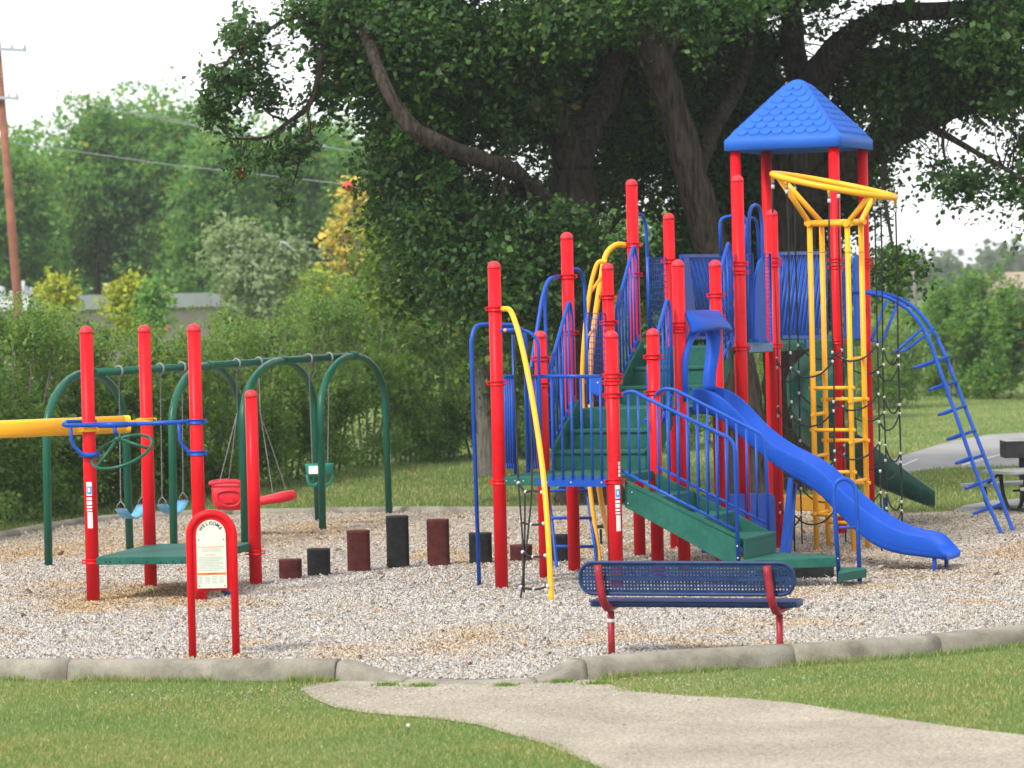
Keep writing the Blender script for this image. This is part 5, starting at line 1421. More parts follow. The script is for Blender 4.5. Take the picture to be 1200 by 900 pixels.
# ------------------------------------------------------------------ welcome sign
sb0, sb1 = g(226, 774), g(277, 773)
SX = (sb1 - sb0).normalized(); SY = Vector((-SX.y, SX.x, 0))
SG = thing('welcome_sign', 'arched red welcome sign with pale notice panel behind the kerb', 'sign', (sb0 + sb1) / 2)
w = (sb1 - sb0).length / 2; ztop = zof((sb0 + sb1) / 2, 601.5); mid = (sb0 + sb1) / 2
arcP = [sb0 - UP * .08] + [mid + SX * (-w * math.cos(t)) + UP * (ztop - w + w * math.sin(t)) for t in np.linspace(0, math.pi, 17)] + [sb1 - UP * .08]
MB().tube(arcP, .0285, 14).build('frame_tube', RED, SG)
zpb = zof(mid, 689.5)
def SP(x, z, off=0.0): return Vector((mid.x, mid.y, 0)) + SX * x + UP * z - SY * off
def arch_poly(hw_, zb0, zt0, off, n=16):
    return [SP(-hw_, zb0, off), SP(hw_, zb0, off)] + [SP(hw_ * math.cos(t), zt0 - hw_ + hw_ * math.sin(t), off) for t in np.linspace(0, math.pi, n)]
MB().prism(arch_poly(w - .01, zpb - .014, ztop - .02, -.006), SY * -.018).build('backing_plate', RED, SG)
hwp = .107; zp0 = zpb + .004; zpt = zof(mid, 609)
pn = MB().prism(arch_poly(hwp, zp0, zpt, .0265, 20), SY * -.003).build('notice_panel', PANEL, SG)
PO = .0305
def text_mesh(txt, size, P, ang, mat, name, parent):
    cu_ = bpy.data.curves.new(name, 'FONT'); cu_.body = txt; cu_.size = size; cu_.align_x = 'CENTER'; cu_.align_y = 'CENTER'; cu_.extrude = .0004; cu_.offset = 0.0009 if size > .02 else 0
    ob = bpy.data.objects.new(name, cu_); COL.objects.link(ob)
    dg = bpy.context.evaluated_depsgraph_get(); me = bpy.data.meshes.new_from_object(ob.evaluated_get(dg))
    bpy.data.objects.remove(ob)
    o = bpy.data.objects.new(name, me); COL.objects.link(o); me.materials.clear(); me.materials.append(mat); o.parent = parent
    M = Matrix((( SX.x, 0, -SY.x), (SX.y, 0, -SY.y), (0, 1, 0))).to_4x4()
    o.matrix_local = Matrix.Translation(P - root_loc(parent)) @ M @ Matrix.Rotation(ang, 4, 'Z')
    return o
Rt = .083
zc_ = zpt - hwp
for i, ch in enumerate('WELCOME'):
    a = math.radians(57 - 19 * i)
    text_mesh(ch, .034, SP(-Rt * math.sin(a), zc_ + Rt * math.cos(a), PO), a, INK, 'letter', pn)
def strip(x0, x1, z, h, mat, name): return MB().prism([SP(x0, z - h / 2, PO - .001), SP(x1, z - h / 2, PO - .001), SP(x1, z + h / 2, PO - .001), SP(x0, z + h / 2, PO - .001)], SY * -.0008)
tx = MB(); ox = MB(); zz = lambda y: zof(mid, y)
def words(mb, z, x0, x1, h):
    x = x0
    while x < x1 - .004:
        l = min(R.uniform(.007, .02), x1 - x); q = strip(x, x + l, z, h, None, ''); mb.add(q.v, q.f); x += l + .0035
words(ox, zz(640.6), -.095, .095, .0055); words(ox, zz(650), -.04, .03, .0055)
for y in (643, 645.3): words(tx, zz(y), -.07, .07, .0045)
for i in range(9): words(tx, zz(652.8 + i * 1.9), -.095, .090 - (.03 if i % 3 == 2 else 0), .004)
for cxx in (-.078, -.027, .024, .074):
    for i in range(5): words(tx, zz(675.6 + i * 1.8), cxx - .021, cxx + .019 - R.uniform(0, .008), .004)
tx.build('small_text', GINK, pn, kind='stuff'); ox.build('orange_text', ORANGE, pn, kind='stuff')
strip(-.104, .104, zz(672), .016, None, '').build('warning_bar', ORANGE, pn)
text_mesh('WARNING', .014, SP(0, zz(672), PO + .0004), 0, INK, 'warning_text', pn)
for (x, z) in ((-.09, zz(632)), (.09, zz(632)), (-.092, zz(686)), (.092, zz(686)), (0, zpt - .014)):
    MB().ball(SP(x, z, PO + .001), .0058, 8, 4).build('screw', STEEL, pn)

# ------------------------------------------------------------------ picnic table and grill on the slab (right)
PT = thing('picnic_table', 'weathered picnic table with black tube frame on the concrete slab', 'picnic table', g(1178, 600))
q0 = g(1162, 601); ps_ = .82
TXv = Vector((.90, .42, 0)).normalized(); TYv = Vector((-TXv.y, TXv.x, 0))
tc_ = g(1182, 601) + TXv * .75
ztp = zof(g(1165, 599), 549.5); zst = zof(g(1140, 599), 567)
for i in range(5):
    off = (i - 2) * .125
    MB().box(tc_ + TYv * off + UP * (ztp - .018) + TXv * .0, TXv * .92, TYv * .059, UP * .018).build('top_plank', PICW, PT, bevel=.004)
for s in (-1, 1):
    for i in (0, 1):
        MB().box(tc_ + TYv * s * (.56 + .125 * i) + UP * (zst - .018), TXv * .92, TYv * .059, UP * .018).build('seat_plank', PICW, PT, bevel=.004)
for t in (-.68, .68):
    c = tc_ + TXv * t
    for s in (-1, 1):
        P = fillet([c + TYv * s * .62 + UP * (zst - .04), c + TYv * s * .55 + UP * .03, c - TYv * 0 + UP * .03], .18)
        MB().tube(P, .028, 10).build('seat_leg', GRILL, PT)
        MB().tube(fillet([c + TYv * s * .26 + UP * (ztp - .04), c + TYv * s * .22 + UP * .2, c + TYv * s * .10 + UP * .03], .1), .024, 10).build('leg', GRILL, PT)
        MB().tube([c + TYv * s * .28 + UP * (ztp - .05), c + TYv * s * .62 + UP * (zst - .05)], .016, 8).build('brace', GRILL, PT)
MB().tube([tc_ + TXv * -.68 + UP * .25, tc_ + TXv * .68 + UP * .25], .014, 8).build('stretcher', GRILL, PT)
gq = g(1200, 590); gd = gq.y
GR = thing('park_grill', 'black steel park grill on a square post behind the picnic table', 'grill', gq)
MB().box((gq.x, gd, .30), (.045, 0, 0), (0, .045, 0), (0, 0, .36)).build('post', GRILL, GR)
zg0, zg1 = zof(gq, 535), zof(gq, 516)
mb = MB(); hw_ = .24
for (c, a, b, cc) in (((gq.x, gd, zg0), (hw_, 0, 0), (0, .2, 0), (0, 0, .006)), ((gq.x - hw_, gd, (zg0 + zg1) / 2), (.006, 0, 0), (0, .2, 0), (0, 0, (zg1 - zg0) / 2)), ((gq.x + hw_, gd, (zg0 + zg1) / 2), (.006, 0, 0), (0, .2, 0), (0, 0, (zg1 - zg0) / 2)), ((gq.x, gd - .2, (zg0 + zg1) / 2), (hw_, 0, 0), (0, .006, 0), (0, 0, (zg1 - zg0) / 2))):
    mb.box(c, a, b, cc)
mb.build('firebox', GRILL, GR)
MB().tube([(gq.x - hw_ - .05, gd - .1, zg1 - .05), (gq.x + hw_ + .05, gd - .1, zg1 - .05)], .01, 8).build('handle', GRILL, GR)
for i in range(7): MB().tube([(gq.x - hw_ + .04 + i * .067, gd - .19, zg1 - .02), (gq.x - hw_ + .04 + i * .067, gd + .19, zg1 - .02)], .006, 6).build('grate_bar', GRILL, GR)

# ------------------------------------------------------------------ flat roofed building behind the hedge
bd = 96.0
a, b = at(36, 346, bd), at(262, 343.5, bd + 6)
BXv = Vector((b.x - a.x, b.y - a.y, 0)); BL = BXv.length; BXv.normalize(); BYv = Vector((-BXv.y, BXv.x, 0)); zr_ = (a.z + b.z) / 2
BU = thing('flat_roofed_building', 'low tan building with white flat roof edge beyond the hedge', 'building', Vector((a.x, a.y, 0)))
def bb(x, y, z): return Vector((a.x, a.y, 0)) + BXv * x + BYv * y + UP * z
MB().prism([bb(0, 0, -.1), bb(BL, 0, -.1), bb(BL, 9, -.1), bb(0, 9, -.1)], (0, 0, zr_ - .3)).build('wall', WALLM, BU)
ro = MB().prism([bb(-.15, -.15, zr_ - .42), bb(BL + .15, -.15, zr_ - .42), bb(BL + .15, 9.15, zr_ - .42), bb(-.15, 9.15, zr_ - .42)], (0, 0, .42)).build('roof_edge', ROOFW, BU)
def rx(px): return (at(px, 346, bd) - a).dot(BXv)
mb = MB(); q = bb(rx(48), 1.5, zr_ - .01); mb.lathe(q, [(.17, 0), (.17, .2), (.14, .28), (.05, .32)], 14); mb.build('roof_vent', ROOFW, ro)
mb = MB(); q = bb(rx(90), 1.2, zr_)
mb.box(q + UP * .08, BXv * .32, BYv * .25, UP * .09)
for dx, hh_ in ((-.28, .34), (0, .45), (.1, .30), (.28, .26)): mb.tube([q + BXv * dx, q + BXv * dx + UP * hh_], .05, 8)
mb.build('roof_unit', ROOFW, ro)
mb = MB(); q = bb(rx(247), .3, zr_ - .05); mb.tube([q, q + UP * .38], .07, 8); mb.build('roof_pipe', ROOFW, ro)
q = at(193, 380, bd - 3); fl = thing('red_marker_flag', 'small red flag marker in front of the tan building', 'flag', Vector((q.x, q.y, 0)))
MB().tube([(q.x, q.y, 0), (q.x, q.y, q.z + .25)], .02, 6).build('flag_staff', STEEL, fl)
MB().prism([q + UP * .25, q + Vector((.1, 0, 0)), q + Vector((.02, 0, -.25)), q + Vector((-.09, 0, -.02))], (0, .02, 0)).build('flag_cloth', BALL, fl)

# ------------------------------------------------------------------ utility pole, wires and marker balls
ud = 84.0
ub = at(20, 345, ud); ut = at(-6, 20, ud); dirp = (ut - ub).normalized(); base = ub - dirp * (ub.z / dirp.z)
UPO = thing('utility_pole', 'leaning brown wooden utility pole beyond the hedge', 'utility pole', base)
MB().tube([base - dirp * .3, ub, ut], [.125, .115, .085], 14).build('pole', POLEM, UPO)
for (yl, yr, xr) in ((56, 59, 31), (113, 115.5, 22)):
    x0, x1 = at(-30, yl, ud - .2), at(xr, yr, ud - .2)
    ao = MB().box((x0 + x1) / 2, (x1 - x0) / 2, (0, .05, 0), (0, 0, .035)).build('cross_arm', paint('arm_grey', (.35, .37, .40), .8, .1), UPO)
    for px in ((14, 29) if yl < 100 else (10, 20)):
        q = at(px, yl + 1.5, ud - .2); MB().lathe((q.x, q.y, q.z), [(.03, 0), (.05, .03), (.03, .06), (.045, .09), (.02, .12)], 10).build('insulator', ROOFW, ao)
wires = [((25, -2, 84), (260, 65, 62), 'thin overhead wire, topmost long one crossing the white sky'), ((-5, 13, 84), (255, 78, 62), 'thin overhead wire leaving the upper arm of the utility pole'), ((150, -3, 84), (280, 36, 62), 'short overhead wire high above the far trees'),
         ((-5, 88, 84), (235, 147, 74), 'dark overhead wire running just above the tree tops'), ((8, 166, 84), (460, 222, 60), 'low green grey wire carrying two orange marker balls'), ((130, 128, 80), (420, 178, 62), 'overhead wire sagging in front of the far trees')]
for (p, q, lab) in wires:
    a_, b_ = at(*p), at(*q); mid_ = (a_ + b_) / 2 - UP * .06
    e = b_ + (b_ - a_) * .35
    o = MB().tube([a_ - (b_ - a_) * .1, a_, mid_, b_, e], .0085, 6).build('overhead_wire', WIREM); tag(o, lab, 'wire', 'overhead wires from the utility pole')
wa, wb = at(8, 166, 84), at(460, 222, 60)
for px, lab in ((281, 'orange marker ball on the low wire, half hidden by oak leaves'), (408, 'orange marker ball on the low wire in front of the yellow tree')):
    t = (px - 8) / (460 - 8); lo_t, hi_t = 0, 1
    for _ in range(30):
        m_ = (lo_t + hi_t) / 2
        if project(wa.lerp(wb, m_))[0] < px: lo_t = m_
        else: hi_t = m_
    q = wa.lerp(wb, lo_t); bo2 = MB().ball(q - UP * .04, 6.4 * q.y / FPX, 20, 12).build('marker_ball', BALL); tag(bo2, lab, 'marker ball', 'orange balls on the low wire')
# far pole and tan roofed house on the right
q = at(1071.5, 330, 190); fp_ = MB().tube([(q.x, q.y, -.2), (q.x, q.y, at(1071, 303, 190).z)], .13, 8).build('distant_pole', GBARK); tag(fp_, 'pale grey distant pole standing against the wooded hill', 'pole')
hq = at(1200, 330, 150); HB = thing('distant_house', 'distant tan roofed house among the trees on the hill', 'house', Vector((hq.x, hq.y, 0)))
x0 = at(1183, 330, 150).x; z1_, z2_ = at(1200, 338, 150).z, at(1200, 318, 150).z
MB().box(((x0 + 2.0), 152.6, z1_ / 2), (1.9, 0, 0), (0, 2.4, 0), (0, 0, z1_ / 2)).build('wall', WALLM, HB)
MB().prism([(x0 - .2, 149.9, z1_), (x0 - .2, 155.3, z1_), (x0 + .2, 152.6, z2_)], (4.6, 0, 0)).build('roof', TAN, HB)

# ------------------------------------------------------------------ vegetation
def noise3(P, s, seed):
    r = np.random.default_rng(seed); out = np.zeros(len(P))
    for k in range(7):
        d = r.normal(size=3); d /= np.linalg.norm(d); out += np.sin(P @ d * s * r.uniform(.6, 1.8) + r.uniform(0, 6.28))
    return out / 2.65
def cluster_points(blobs, n, seed, gap=-.35, shell=.45, nscale=2.2):
    r = np.random.default_rng(seed)
    C = []; W = []
    for b in blobs:
        c = at(b[0], b[1], b[2]); s = FPX / b[2]; rad = np.array([b[3] / s, b[5], b[4] / s]); C.append((np.array(c), rad)); W.append(rad[0] * rad[1] * rad[2] * (b[6] if len(b) > 6 else 1.0))
    W = np.array(W) ** .85; W /= W.sum(); out = []
    for (c, rad), w in zip(C, W):
        m = max(2, int(n * w)); d = r.normal(size=(m * 2, 3)); d /= np.linalg.norm(d, axis=1)[:, None]
        k = r.uniform(0, 1, m * 2) ** shell
        P = c + d * k[:, None] * rad * (1 + .18 * r.normal(size=(m * 2, 1)) * .6)
        ok = noise3(P, nscale, seed + 5) > gap; P = P[ok][:m]
        out.append(P)
    P = np.concatenate(out); return P[P[:, 2] > .05]
def leaves(P, per, cr, L, Wd_, seed, flat=.65, droop=.25):
    # every cluster is a spray: leaves set along two or three short twiglets
    r = np.random.default_rng(seed); m = len(P); K_ = 3; n = m * per
    D = r.normal(size=(m, K_, 3)); D[:, :, 2] = D[:, :, 2] * flat - droop; D /= np.linalg.norm(D, axis=2)[:, :, None]
    ln = cr * r.uniform(.6, 1.5, (m, K_))
    pick = r.integers(0, K_, (m, per)); t = r.uniform(0, 1, (m, per)) ** .8
    ii = np.arange(m)[:, None]
    dirs = D[ii, pick]; c = P[:, None, :] + dirs * (t * ln[ii, pick])[:, :, None] + r.normal(size=(m, per, 3)) * cr * .17
    c = c.reshape(n, 3); dirs = dirs.reshape(n, 3)
    c[:, 2] = np.maximum(c[:, 2], .03)
    cn = r.normal(size=(m, 1, 3)) * .45
    nrm = (r.normal(size=(m, per, 3)) * .55 + cn).reshape(n, 3) + np.array([-.28, -.45, .75]); nrm /= np.linalg.norm(nrm, axis=1)[:, None]
    t = dirs * .9 + r.normal(size=(n, 3)) * .7; t -= nrm * (t * nrm).sum(1)[:, None]; t /= np.linalg.norm(t, axis=1)[:, None] + 1e-9
    b = np.cross(nrm, t); s = r.lognormal(0, .28, n)[:, None]; wv = r.uniform(.75, 1.2, n)[:, None]
    V = np.empty((n, 4, 3)); V[:, 0] = c - t * L * .5 * s; V[:, 1] = c + b * Wd_ * .5 * s * wv + t * L * r.uniform(-.05, .22, n)[:, None] * s + nrm * L * .10; V[:, 2] = c + t * L * .5 * s - nrm * L * .12; V[:, 3] = c - b * Wd_ * .5 * s * wv + t * L * r.uniform(-.05, .22, n)[:, None] * s + nrm * L * .10
    return V.reshape(-1, 3), np.arange(n * 4).reshape(n, 4)
def limb(mb, pts, rpx, seg=10, wob=0.0, seed=0):
    P = smooth_path([at(x, y, d) for x, y, d in pts], 5)
    rr = [rp * d / FPX for rp, (_, _, d) in zip(rpx, pts)]
    n = len(P); rad = list(np.interp(np.linspace(0, 1, n), np.linspace(0, 1, len(rr)), rr))
    q = random.Random(seed); rad = [r * (1 + q.uniform(-wob, wob)) for r in rad]
    k0 = len(mb.v); mb.tube(P, rad, seg)
    if max(rad) > .05:
        A = np.array([tuple(v) for v in mb.v[k0:]]); nv = noise3(A, 9.0, 3) * .5 + noise3(A, 22.0, 4) * .35
        ctr = np.repeat(np.array([tuple(p) for p in P]), seg, 0); off = (A - ctr) * (nv * .13)[:, None]
        mb.v[k0:] = [tuple(a) for a in (A + off)]
    return P
def twigs(mb, limbs, pts, n, r0, seed, maxd=2.5):
    r = np.random.default_rng(seed); LP = np.array([tuple(p) for L in limbs for p in L])
    for i in r.permutation(len(pts))[:n]:
        p = pts[i]; d = np.linalg.norm(LP - p, axis=1); j = int(np.argmin(d))
        if d[j] > maxd or d[j] < .1: continue
        a, b = Vector(LP[j]), Vector(p); m = a.lerp(b, .5) + Vector(tuple(r.normal(size=3) * d[j] * .09)) + UP * d[j] * .06
        mb.tube([a, a.lerp(m, .55) + Vector(tuple(r.normal(size=3) * d[j] * .03)), m, b.lerp(m, .4) + Vector(tuple(r.normal(size=3) * d[j] * .04)), b], [r0 * (.5 + .5 * min(1, d[j])), r0 * .75, r0 * .55, r0 * .35, r0 * .18], 5)
def tree(name, label, cat, limbs, blobs, nclust, per, cr, L, Wl, leafmat, barkmat, seed, gap=-.35, ntw=120, twr=.016, group=None, over=None, nscale=1.7, seg=12, shell=.45, flat=.65, wob=.05, maxd=2.5, spray=None):
    b0 = limbs[0][0][0]; base = at(*b0); o = thing(name, label, cat, Vector((base.x, base.y, 0)), group)
    mb = MB(); LPs = []
    for i, (pts, rpx) in enumerate(limbs): LPs.append(limb(mb, pts, rpx, seg, wob, seed + i))
    P = cluster_points(blobs, nclust, seed, gap, shell, nscale)
    if spray: 
        PS_ = cluster_points(spray, 330, seed + 61, -.05, .6, 5.0); twigs(mb, LPs, PS_, 260, .010, seed + 62, 1.6)
    if ntw: twigs(mb, LPs[:5] if spray else LPs, P, ntw, twr, seed + 3, maxd)
    mb.build('trunk', barkmat, o)
    V, F = leaves(P, per, cr, L, Wl, seed + 9, flat)
    if spray:
        V3, F3 = leaves(PS_, 22, .24, L, Wl, seed + 63, .8); F3 = F3 + len(V); V = np.concatenate([V, V3]); F = np.concatenate([F, F3])
    if over:  # unseen upper crown, oversized leaves added to shade the foliage below
        P2 = cluster_points(over, 900, seed + 31, -.4, .6); P2 = np.array([q for q in P2 if project(q)[1] < -35]); V2, F2 = leaves(P2, 14, .5, .26, .16, seed + 33)
        F2 = F2 + len(V); V = np.concatenate([V, V2]); F = np.concatenate([F, F2])
    np_mesh('crown', V, F, leafmat, o)
    return o

# --- the old oaks behind the play structure
def gy(px, py): return g(px, py).y
oak1_limbs = [([(692, 592, 42.3), (690, 560, 42.3), (687, 480, 42.3), (682, 400, 42.3), (674, 320, 42.3), (669, 260, 42.3), (668, 200, 42.3)], [48, 38, 33, 31, 30, 31, 27]),
              ([(672, 285, 42.3), (648, 258, 42.1), (622, 222, 41.0), (600, 200, 40.3), (556, 184, 39.6), (520, 170, 39.2), (483, 150, 39.0), (463, 122, 39.0), (449, 95, 39.1), (430, 43, 39.6), (416, 5, 40.1), (405, -40, 40.3)], [13, 12, 11, 10, 10, 9.5, 10.5, 8, 7.5, 7, 6, 5]),
              ([(668, 205, 42.3), (655, 140, 42), (630, 85, 41.8), (594, 57, 41.6), (562, 38, 41.4), (525, -5, 41.2)], [20, 15, 13, 11, 9, 8]),
              ([(669, 205, 42.3), (690, 150, 42.8), (712, 110, 43.2), (722, 60, 43.6), (725, -30, 44)], [22, 17, 15, 13, 11]),
              ([(676, 330, 42.3), (630, 275, 42.4), (585, 262, 42.5), (552, 248, 42.6), (515, 215, 42.4)], [12, 9, 8, 7, 5]),
              ([(412, -20, 40.3), (395, 12, 40.2), (382, 45, 40.1), (376, 75, 40), (369, 108, 40), (358, 128, 40), (338, 143, 40), (314, 160, 40), (292, 163, 40), (270, 162, 40)], [6, 5, 4.5, 4.2, 3.8, 3.4, 2.8, 2.2, 1.6, 1]),
              ([(369, 108, 40), (361, 132, 39.9), (363, 152, 39.9), (352, 182, 39.9), (346, 208, 39.9), (338, 228, 39.9)], [2.4, 1.9, 1.7, 1.3, 1, .6]),
              ([(340, 142, 40), (318, 135, 39.9), (300, 118, 39.9), (272, 98, 39.9), (258, 90, 39.9)], [1.8, 1.4, 1.2, .9, .6]), ([(390, 18, 40.2), (340, 22, 40), (300, 45, 39.9), (268, 70, 39.8), (245, 110, 39.8)], [3, 2.5, 2, 1.4, .8]),
              ([(688, 330, 42.2), (720, 262, 42), (745, 245, 41.8), (775, 235, 41.6)], [4, 3, 2, 1.2])]
oak1_blobs = [(480, 55, 41, 78, 75, 2), (560, 95, 41.4, 85, 82, 1.4), (480, 165, 41.3, 42, 72, 1.4), (530, 255, 41.3, 76, 70, 1.4), (592, 320, 41, 72, 75, 1.5), (430, 40, 42, 42, 62, 1.4), (640, 150, 45, 85, 130, 1.3, .9), (710, 110, 46.5, 110, 135, 1.5, .8), (650, 370, 45.5, 60, 60, 1.2, .7), (750, 330, 46.5, 70, 70, 1.1, .5), (640, 28, 40.2, 70, 38, 1), (466, 240, 41.4, 18, 40, .6), (640, 300, 40.6, 40, 45, .6), (655, 270, 40.3, 45, 28, .5), (700, 20, 44, 60, 50, 1.2),
              (392, 92, 40.3, 16, 40, .5), (408, 8, 40.5, 36, 36, 1)]
spray = [(355, 30, 40, 46, 34, .8), (300, 42, 40, 38, 26, .6), (262, 88, 39.9, 26, 32, .5), (248, 135, 39.9, 18, 28, .4), (262, 160, 39.9, 20, 14, .35), (296, 95, 39.9, 26, 22, .4), (318, 118, 39.9, 22, 14, .35), (338, 178, 39.9, 26, 20, .4), (352, 160, 39.9, 20, 16, .35), (283, 192, 39.9, 15, 16, .3), (334, 224, 39.9, 11, 14, .25), (305, 172, 39.9, 22, 12, .3), (380, 60, 40.1, 14, 20, .3)]
tree('oak_tree', 'huge old oak with long low limb reaching out to the left behind the slide tower', 'oak tree', oak1_limbs, oak1_blobs, 4400, 42, .42, .074, .050, OAKLEAF, BARK, 101, -.18, 420, .014, maxd=1.4,
     spray=spray, over=[(480, -140, 42, 190, 120, 3.5), (680, -160, 43, 200, 130, 4), (620, -80, 46, 200, 90, 2.5)])
oak2_limbs = [([(888, 596, 41.6), (882, 560, 41.6), (872, 480, 41.6), (856, 400, 41.6), (838, 310, 41.5), (815, 225, 41.4), (797, 155, 41.3), (778, 95, 41.2), (757, 40, 41.1), (735, -15, 41)], [34, 27, 24, 23, 22, 20, 18.5, 18, 18, 17]),
              ([(812, 215, 41.4), (838, 150, 42.4), (868, 95, 43), (880, 40, 43.6), (885, -30, 44)], [11, 9, 8, 7, 6]), ([(760, 45, 41.1), (720, 12, 40.8), (690, -25, 40.6)], [10, 8, 7]), ([(770, 75, 41.2), (800, 35, 41.8), (830, 5, 42.3), (850, -40, 42.6)], [9, 8, 7, 6])]
oak2_blobs = [(800, 75, 45, 105, 110, 1.6, .75), (822, 255, 45.8, 65, 95, 1.2), (755, 255, 46.5, 55, 95, 1.1, .8), (872, 165, 45.5, 55, 100, 1.3), (885, 330, 46.5, 60, 80, 1.1), (850, 20, 40.2, 75, 40, 1), (770, 5, 40.0, 70, 18, .8), (810, 380, 47, 40, 40, 1, .5)]
tree('oak_tree', 'leaning old oak with bare furrowed trunk rising behind the red posts', 'oak tree', oak2_limbs, oak2_blobs, 1900, 42, .42, .074, .050, OAKLEAF, BARK, 202, -.12, 260, .014, maxd=1.5, over=[(820, -140, 43, 220, 120, 3.5), (860, -60, 46, 160, 80, 2.5)])
oak3_limbs = [([(932, 592, 44.3), (930, 540, 44.3), (928, 450, 44.3), (926, 380, 44.3), (928, 300, 44.3), (934, 220, 44.3), (940, 150, 44.3), (946, 105, 44.3)], [46, 36, 32, 30, 29, 29, 27, 25]),
              ([(944, 118, 44.3), (962, 82, 44), (985, 55, 43.7), (1012, 35, 43.4), (1050, 16, 43), (1110, 12, 42.7), (1165, 6, 42.4), (1230, -12, 42)], [22, 19, 17, 16, 13, 10, 9, 8]),
              ([(936, 245, 44.3), (970, 212, 44), (1005, 186, 43.7), (1045, 158, 43.4), (1085, 138, 43.1), (1130, 122, 42.8), (1180, 112, 42.5), (1240, 100, 42.2)], [22, 20, 19, 18, 17, 15, 14, 12]),
              ([(944, 120, 44.3), (932, 70, 44.5), (928, 20, 44.7), (925, -40, 45)], [17, 15, 13, 11]),
              ([(1080, 142, 43.1), (1120, 165, 42.6), (1150, 182, 42.3), (1175, 196, 42), (1200, 215, 41.7), (1208, 250, 41.6)], [5, 4, 3.4, 2.8, 2.2, 1.2]), ([(1040, 165, 43.4), (1035, 215, 42.6), (1042, 265, 42), (1048, 300, 41.6), (1052, 322, 41.5)], [4, 2.8, 2, 1.4, .8]), ([(1110, 128, 43), (1105, 170, 42.4), (1112, 205, 42.2)], [3, 2, 1.2]), ([(1000, 60, 43.6), (1050, 70, 43), (1090, 85, 42.6), (1120, 92, 42.4)], [8, 6, 4, 2])]
oak3_blobs = [(1120, 60, 43, 70, 30, 1), (1190, 20, 42, 50, 30, 1), (1190, 95, 42.4, 40, 30, .8), (1230, 150, 42, 40, 60, 1), (1060, 120, 43.6, 40, 30, .8), (1085, 190, 43, 35, 30, .7), (905, 50, 45.8, 65, 75, 1.3), (960, 250, 47, 60, 65, 1), (1005, 95, 45, 48, 45, 1), (1075, 75, 43, 62, 42, 1), (1150, 40, 42, 60, 42, 1), (1120, 128, 43, 75, 38, 1), (1178, 150, 42, 42, 45, .9), (1060, 178, 43.6, 48, 45, .9), (1045, 232, 42.6, 25, 32, .6), (1105, 215, 42.2, 32, 20, .5, 1.2), (1148, 205, 42, 25, 20, .5), (1188, 220, 41.7, 18, 26, .4), (1045, 318, 41.4, 24, 24, .5, 1.3), (1066, 300, 41.4, 16, 16, .3), (1203, 258, 41.6, 14, 14, .3), (1010, 10, 42, 70, 30, 1), (1000, 175, 46, 50, 60, 1), (960, 340, 48, 50, 60, 1, .8), (1012, 260, 45.5, 22, 60, .7)]
tree('oak_tree', 'dark old oak with thick horizontal limbs spreading right above the tower roof', 'oak tree', oak3_limbs, oak3_blobs, 2100, 36, .40, .074, .050, OAKLEAF, BARK, 303, .12, 420, .014, nscale=3.0, maxd=1.6, over=[(1050, -120, 43, 220, 100, 3.2), (960, -80, 47, 150, 80, 2.5)])
t0 = gy(569, 559)
tree('young_oak_tree', 'slender grey trunked tree standing behind the leftmost red post of the structure', 'tree', [([(570, 562, t0), (569, 520, t0), (567, 460, t0), (562, 400, t0), (556, 340, t0), (550, 280, t0)], [13, 10.5, 10, 9.5, 8, 6]), ([(566, 430, t0), (530, 385, t0 - .3), (500, 350, t0 - .5)], [5, 3.5, 2]), ([(563, 410, t0), (600, 370, t0 + .3), (625, 330, t0 + .5)], [5, 3.5, 2])],
     [(555, 390, t0, 75, 62, 1.6), (495, 395, t0, 38, 45, 1.2), (545, 310, t0, 85, 55, 1.6), (620, 430, t0, 40, 34, 1.1), (478, 325, t0, 34, 50, 1.1), (455, 285, t0, 22, 36, .9)], 900, 34, .48, .09, .06, YOUNGLEAF, GBARK, 404, -.25, 120, .014)

# --- hedge of wild shrubs along the back of the play area
shr = [(-50, 624, 330, 60), (15, 614, 332, 56), (75, 605, 350, 50), (130, 598, 364, 48), (185, 590, 376, 46), (235, 582, 384, 46), (285, 573, 350, 50), (335, 565, 322, 50), (385, 557, 312, 48), (430, 550, 305, 45), (475, 545, 335, 42), (520, 541, 385, 45), (562, 540, 425, 40), (608, 540, 425, 40), (665, 538, 405, 45), (725, 534, 395, 45), (785, 529, 385, 50), (845, 523, 375, 50), (905, 513, 365, 45), (955, 503, 355, 45), (1003, 492, 350, 40), (1043, 480, 348, 42), (-20, 606, 325, 60), (45, 597, 335, 55), (-120, 640, 325, 62), (-185, 655, 320, 62)]
shl = ['tall leafy shrub at the left end of the hedge below the utility pole', 'rounded leafy shrub beside the tall hedge end behind the yellow beam', 'leafy shrub behind the first red post of the track tower', 'leafy shrub behind the turning wheel', 'leafy shrub behind the third tall red post of the track tower', 'lower leafy shrub just right of the three tall red posts', 'pale leafy shrub behind the red moulded swing seat', 'tall pale leafy shrub behind the middle arches of the swing frame',
       'tall pale shrub behind the teal bucket swing', 'tall pale shrub behind the last arch of the swing frame', 'shrub between the last swing arch and the big oak', 'shrub below the left edge of the oak crown', 'low shrub behind the slender grey trunk', 'low shrub behind the left deck of the play structure', 'shrub behind the lower stairs of the play structure', 'shrub behind the ground stairs of the play structure',
       'shrub behind the mid deck slide mouth', 'shrub behind the leaning oak trunk', 'shrub behind the bridge of the play structure', 'shrub behind the tower of the play structure', 'shrub behind the rope climber', 'shrub at the edge of the field behind the blue loop climber', 'dense shrub behind the tall hedge end, at the foot of the utility pole', 'dense shrub in the second row below the roof vent of the building', 'tall shrub continuing the hedge beyond the utility pole', 'last tall shrub at the far end of the hedge beyond the utility pole']
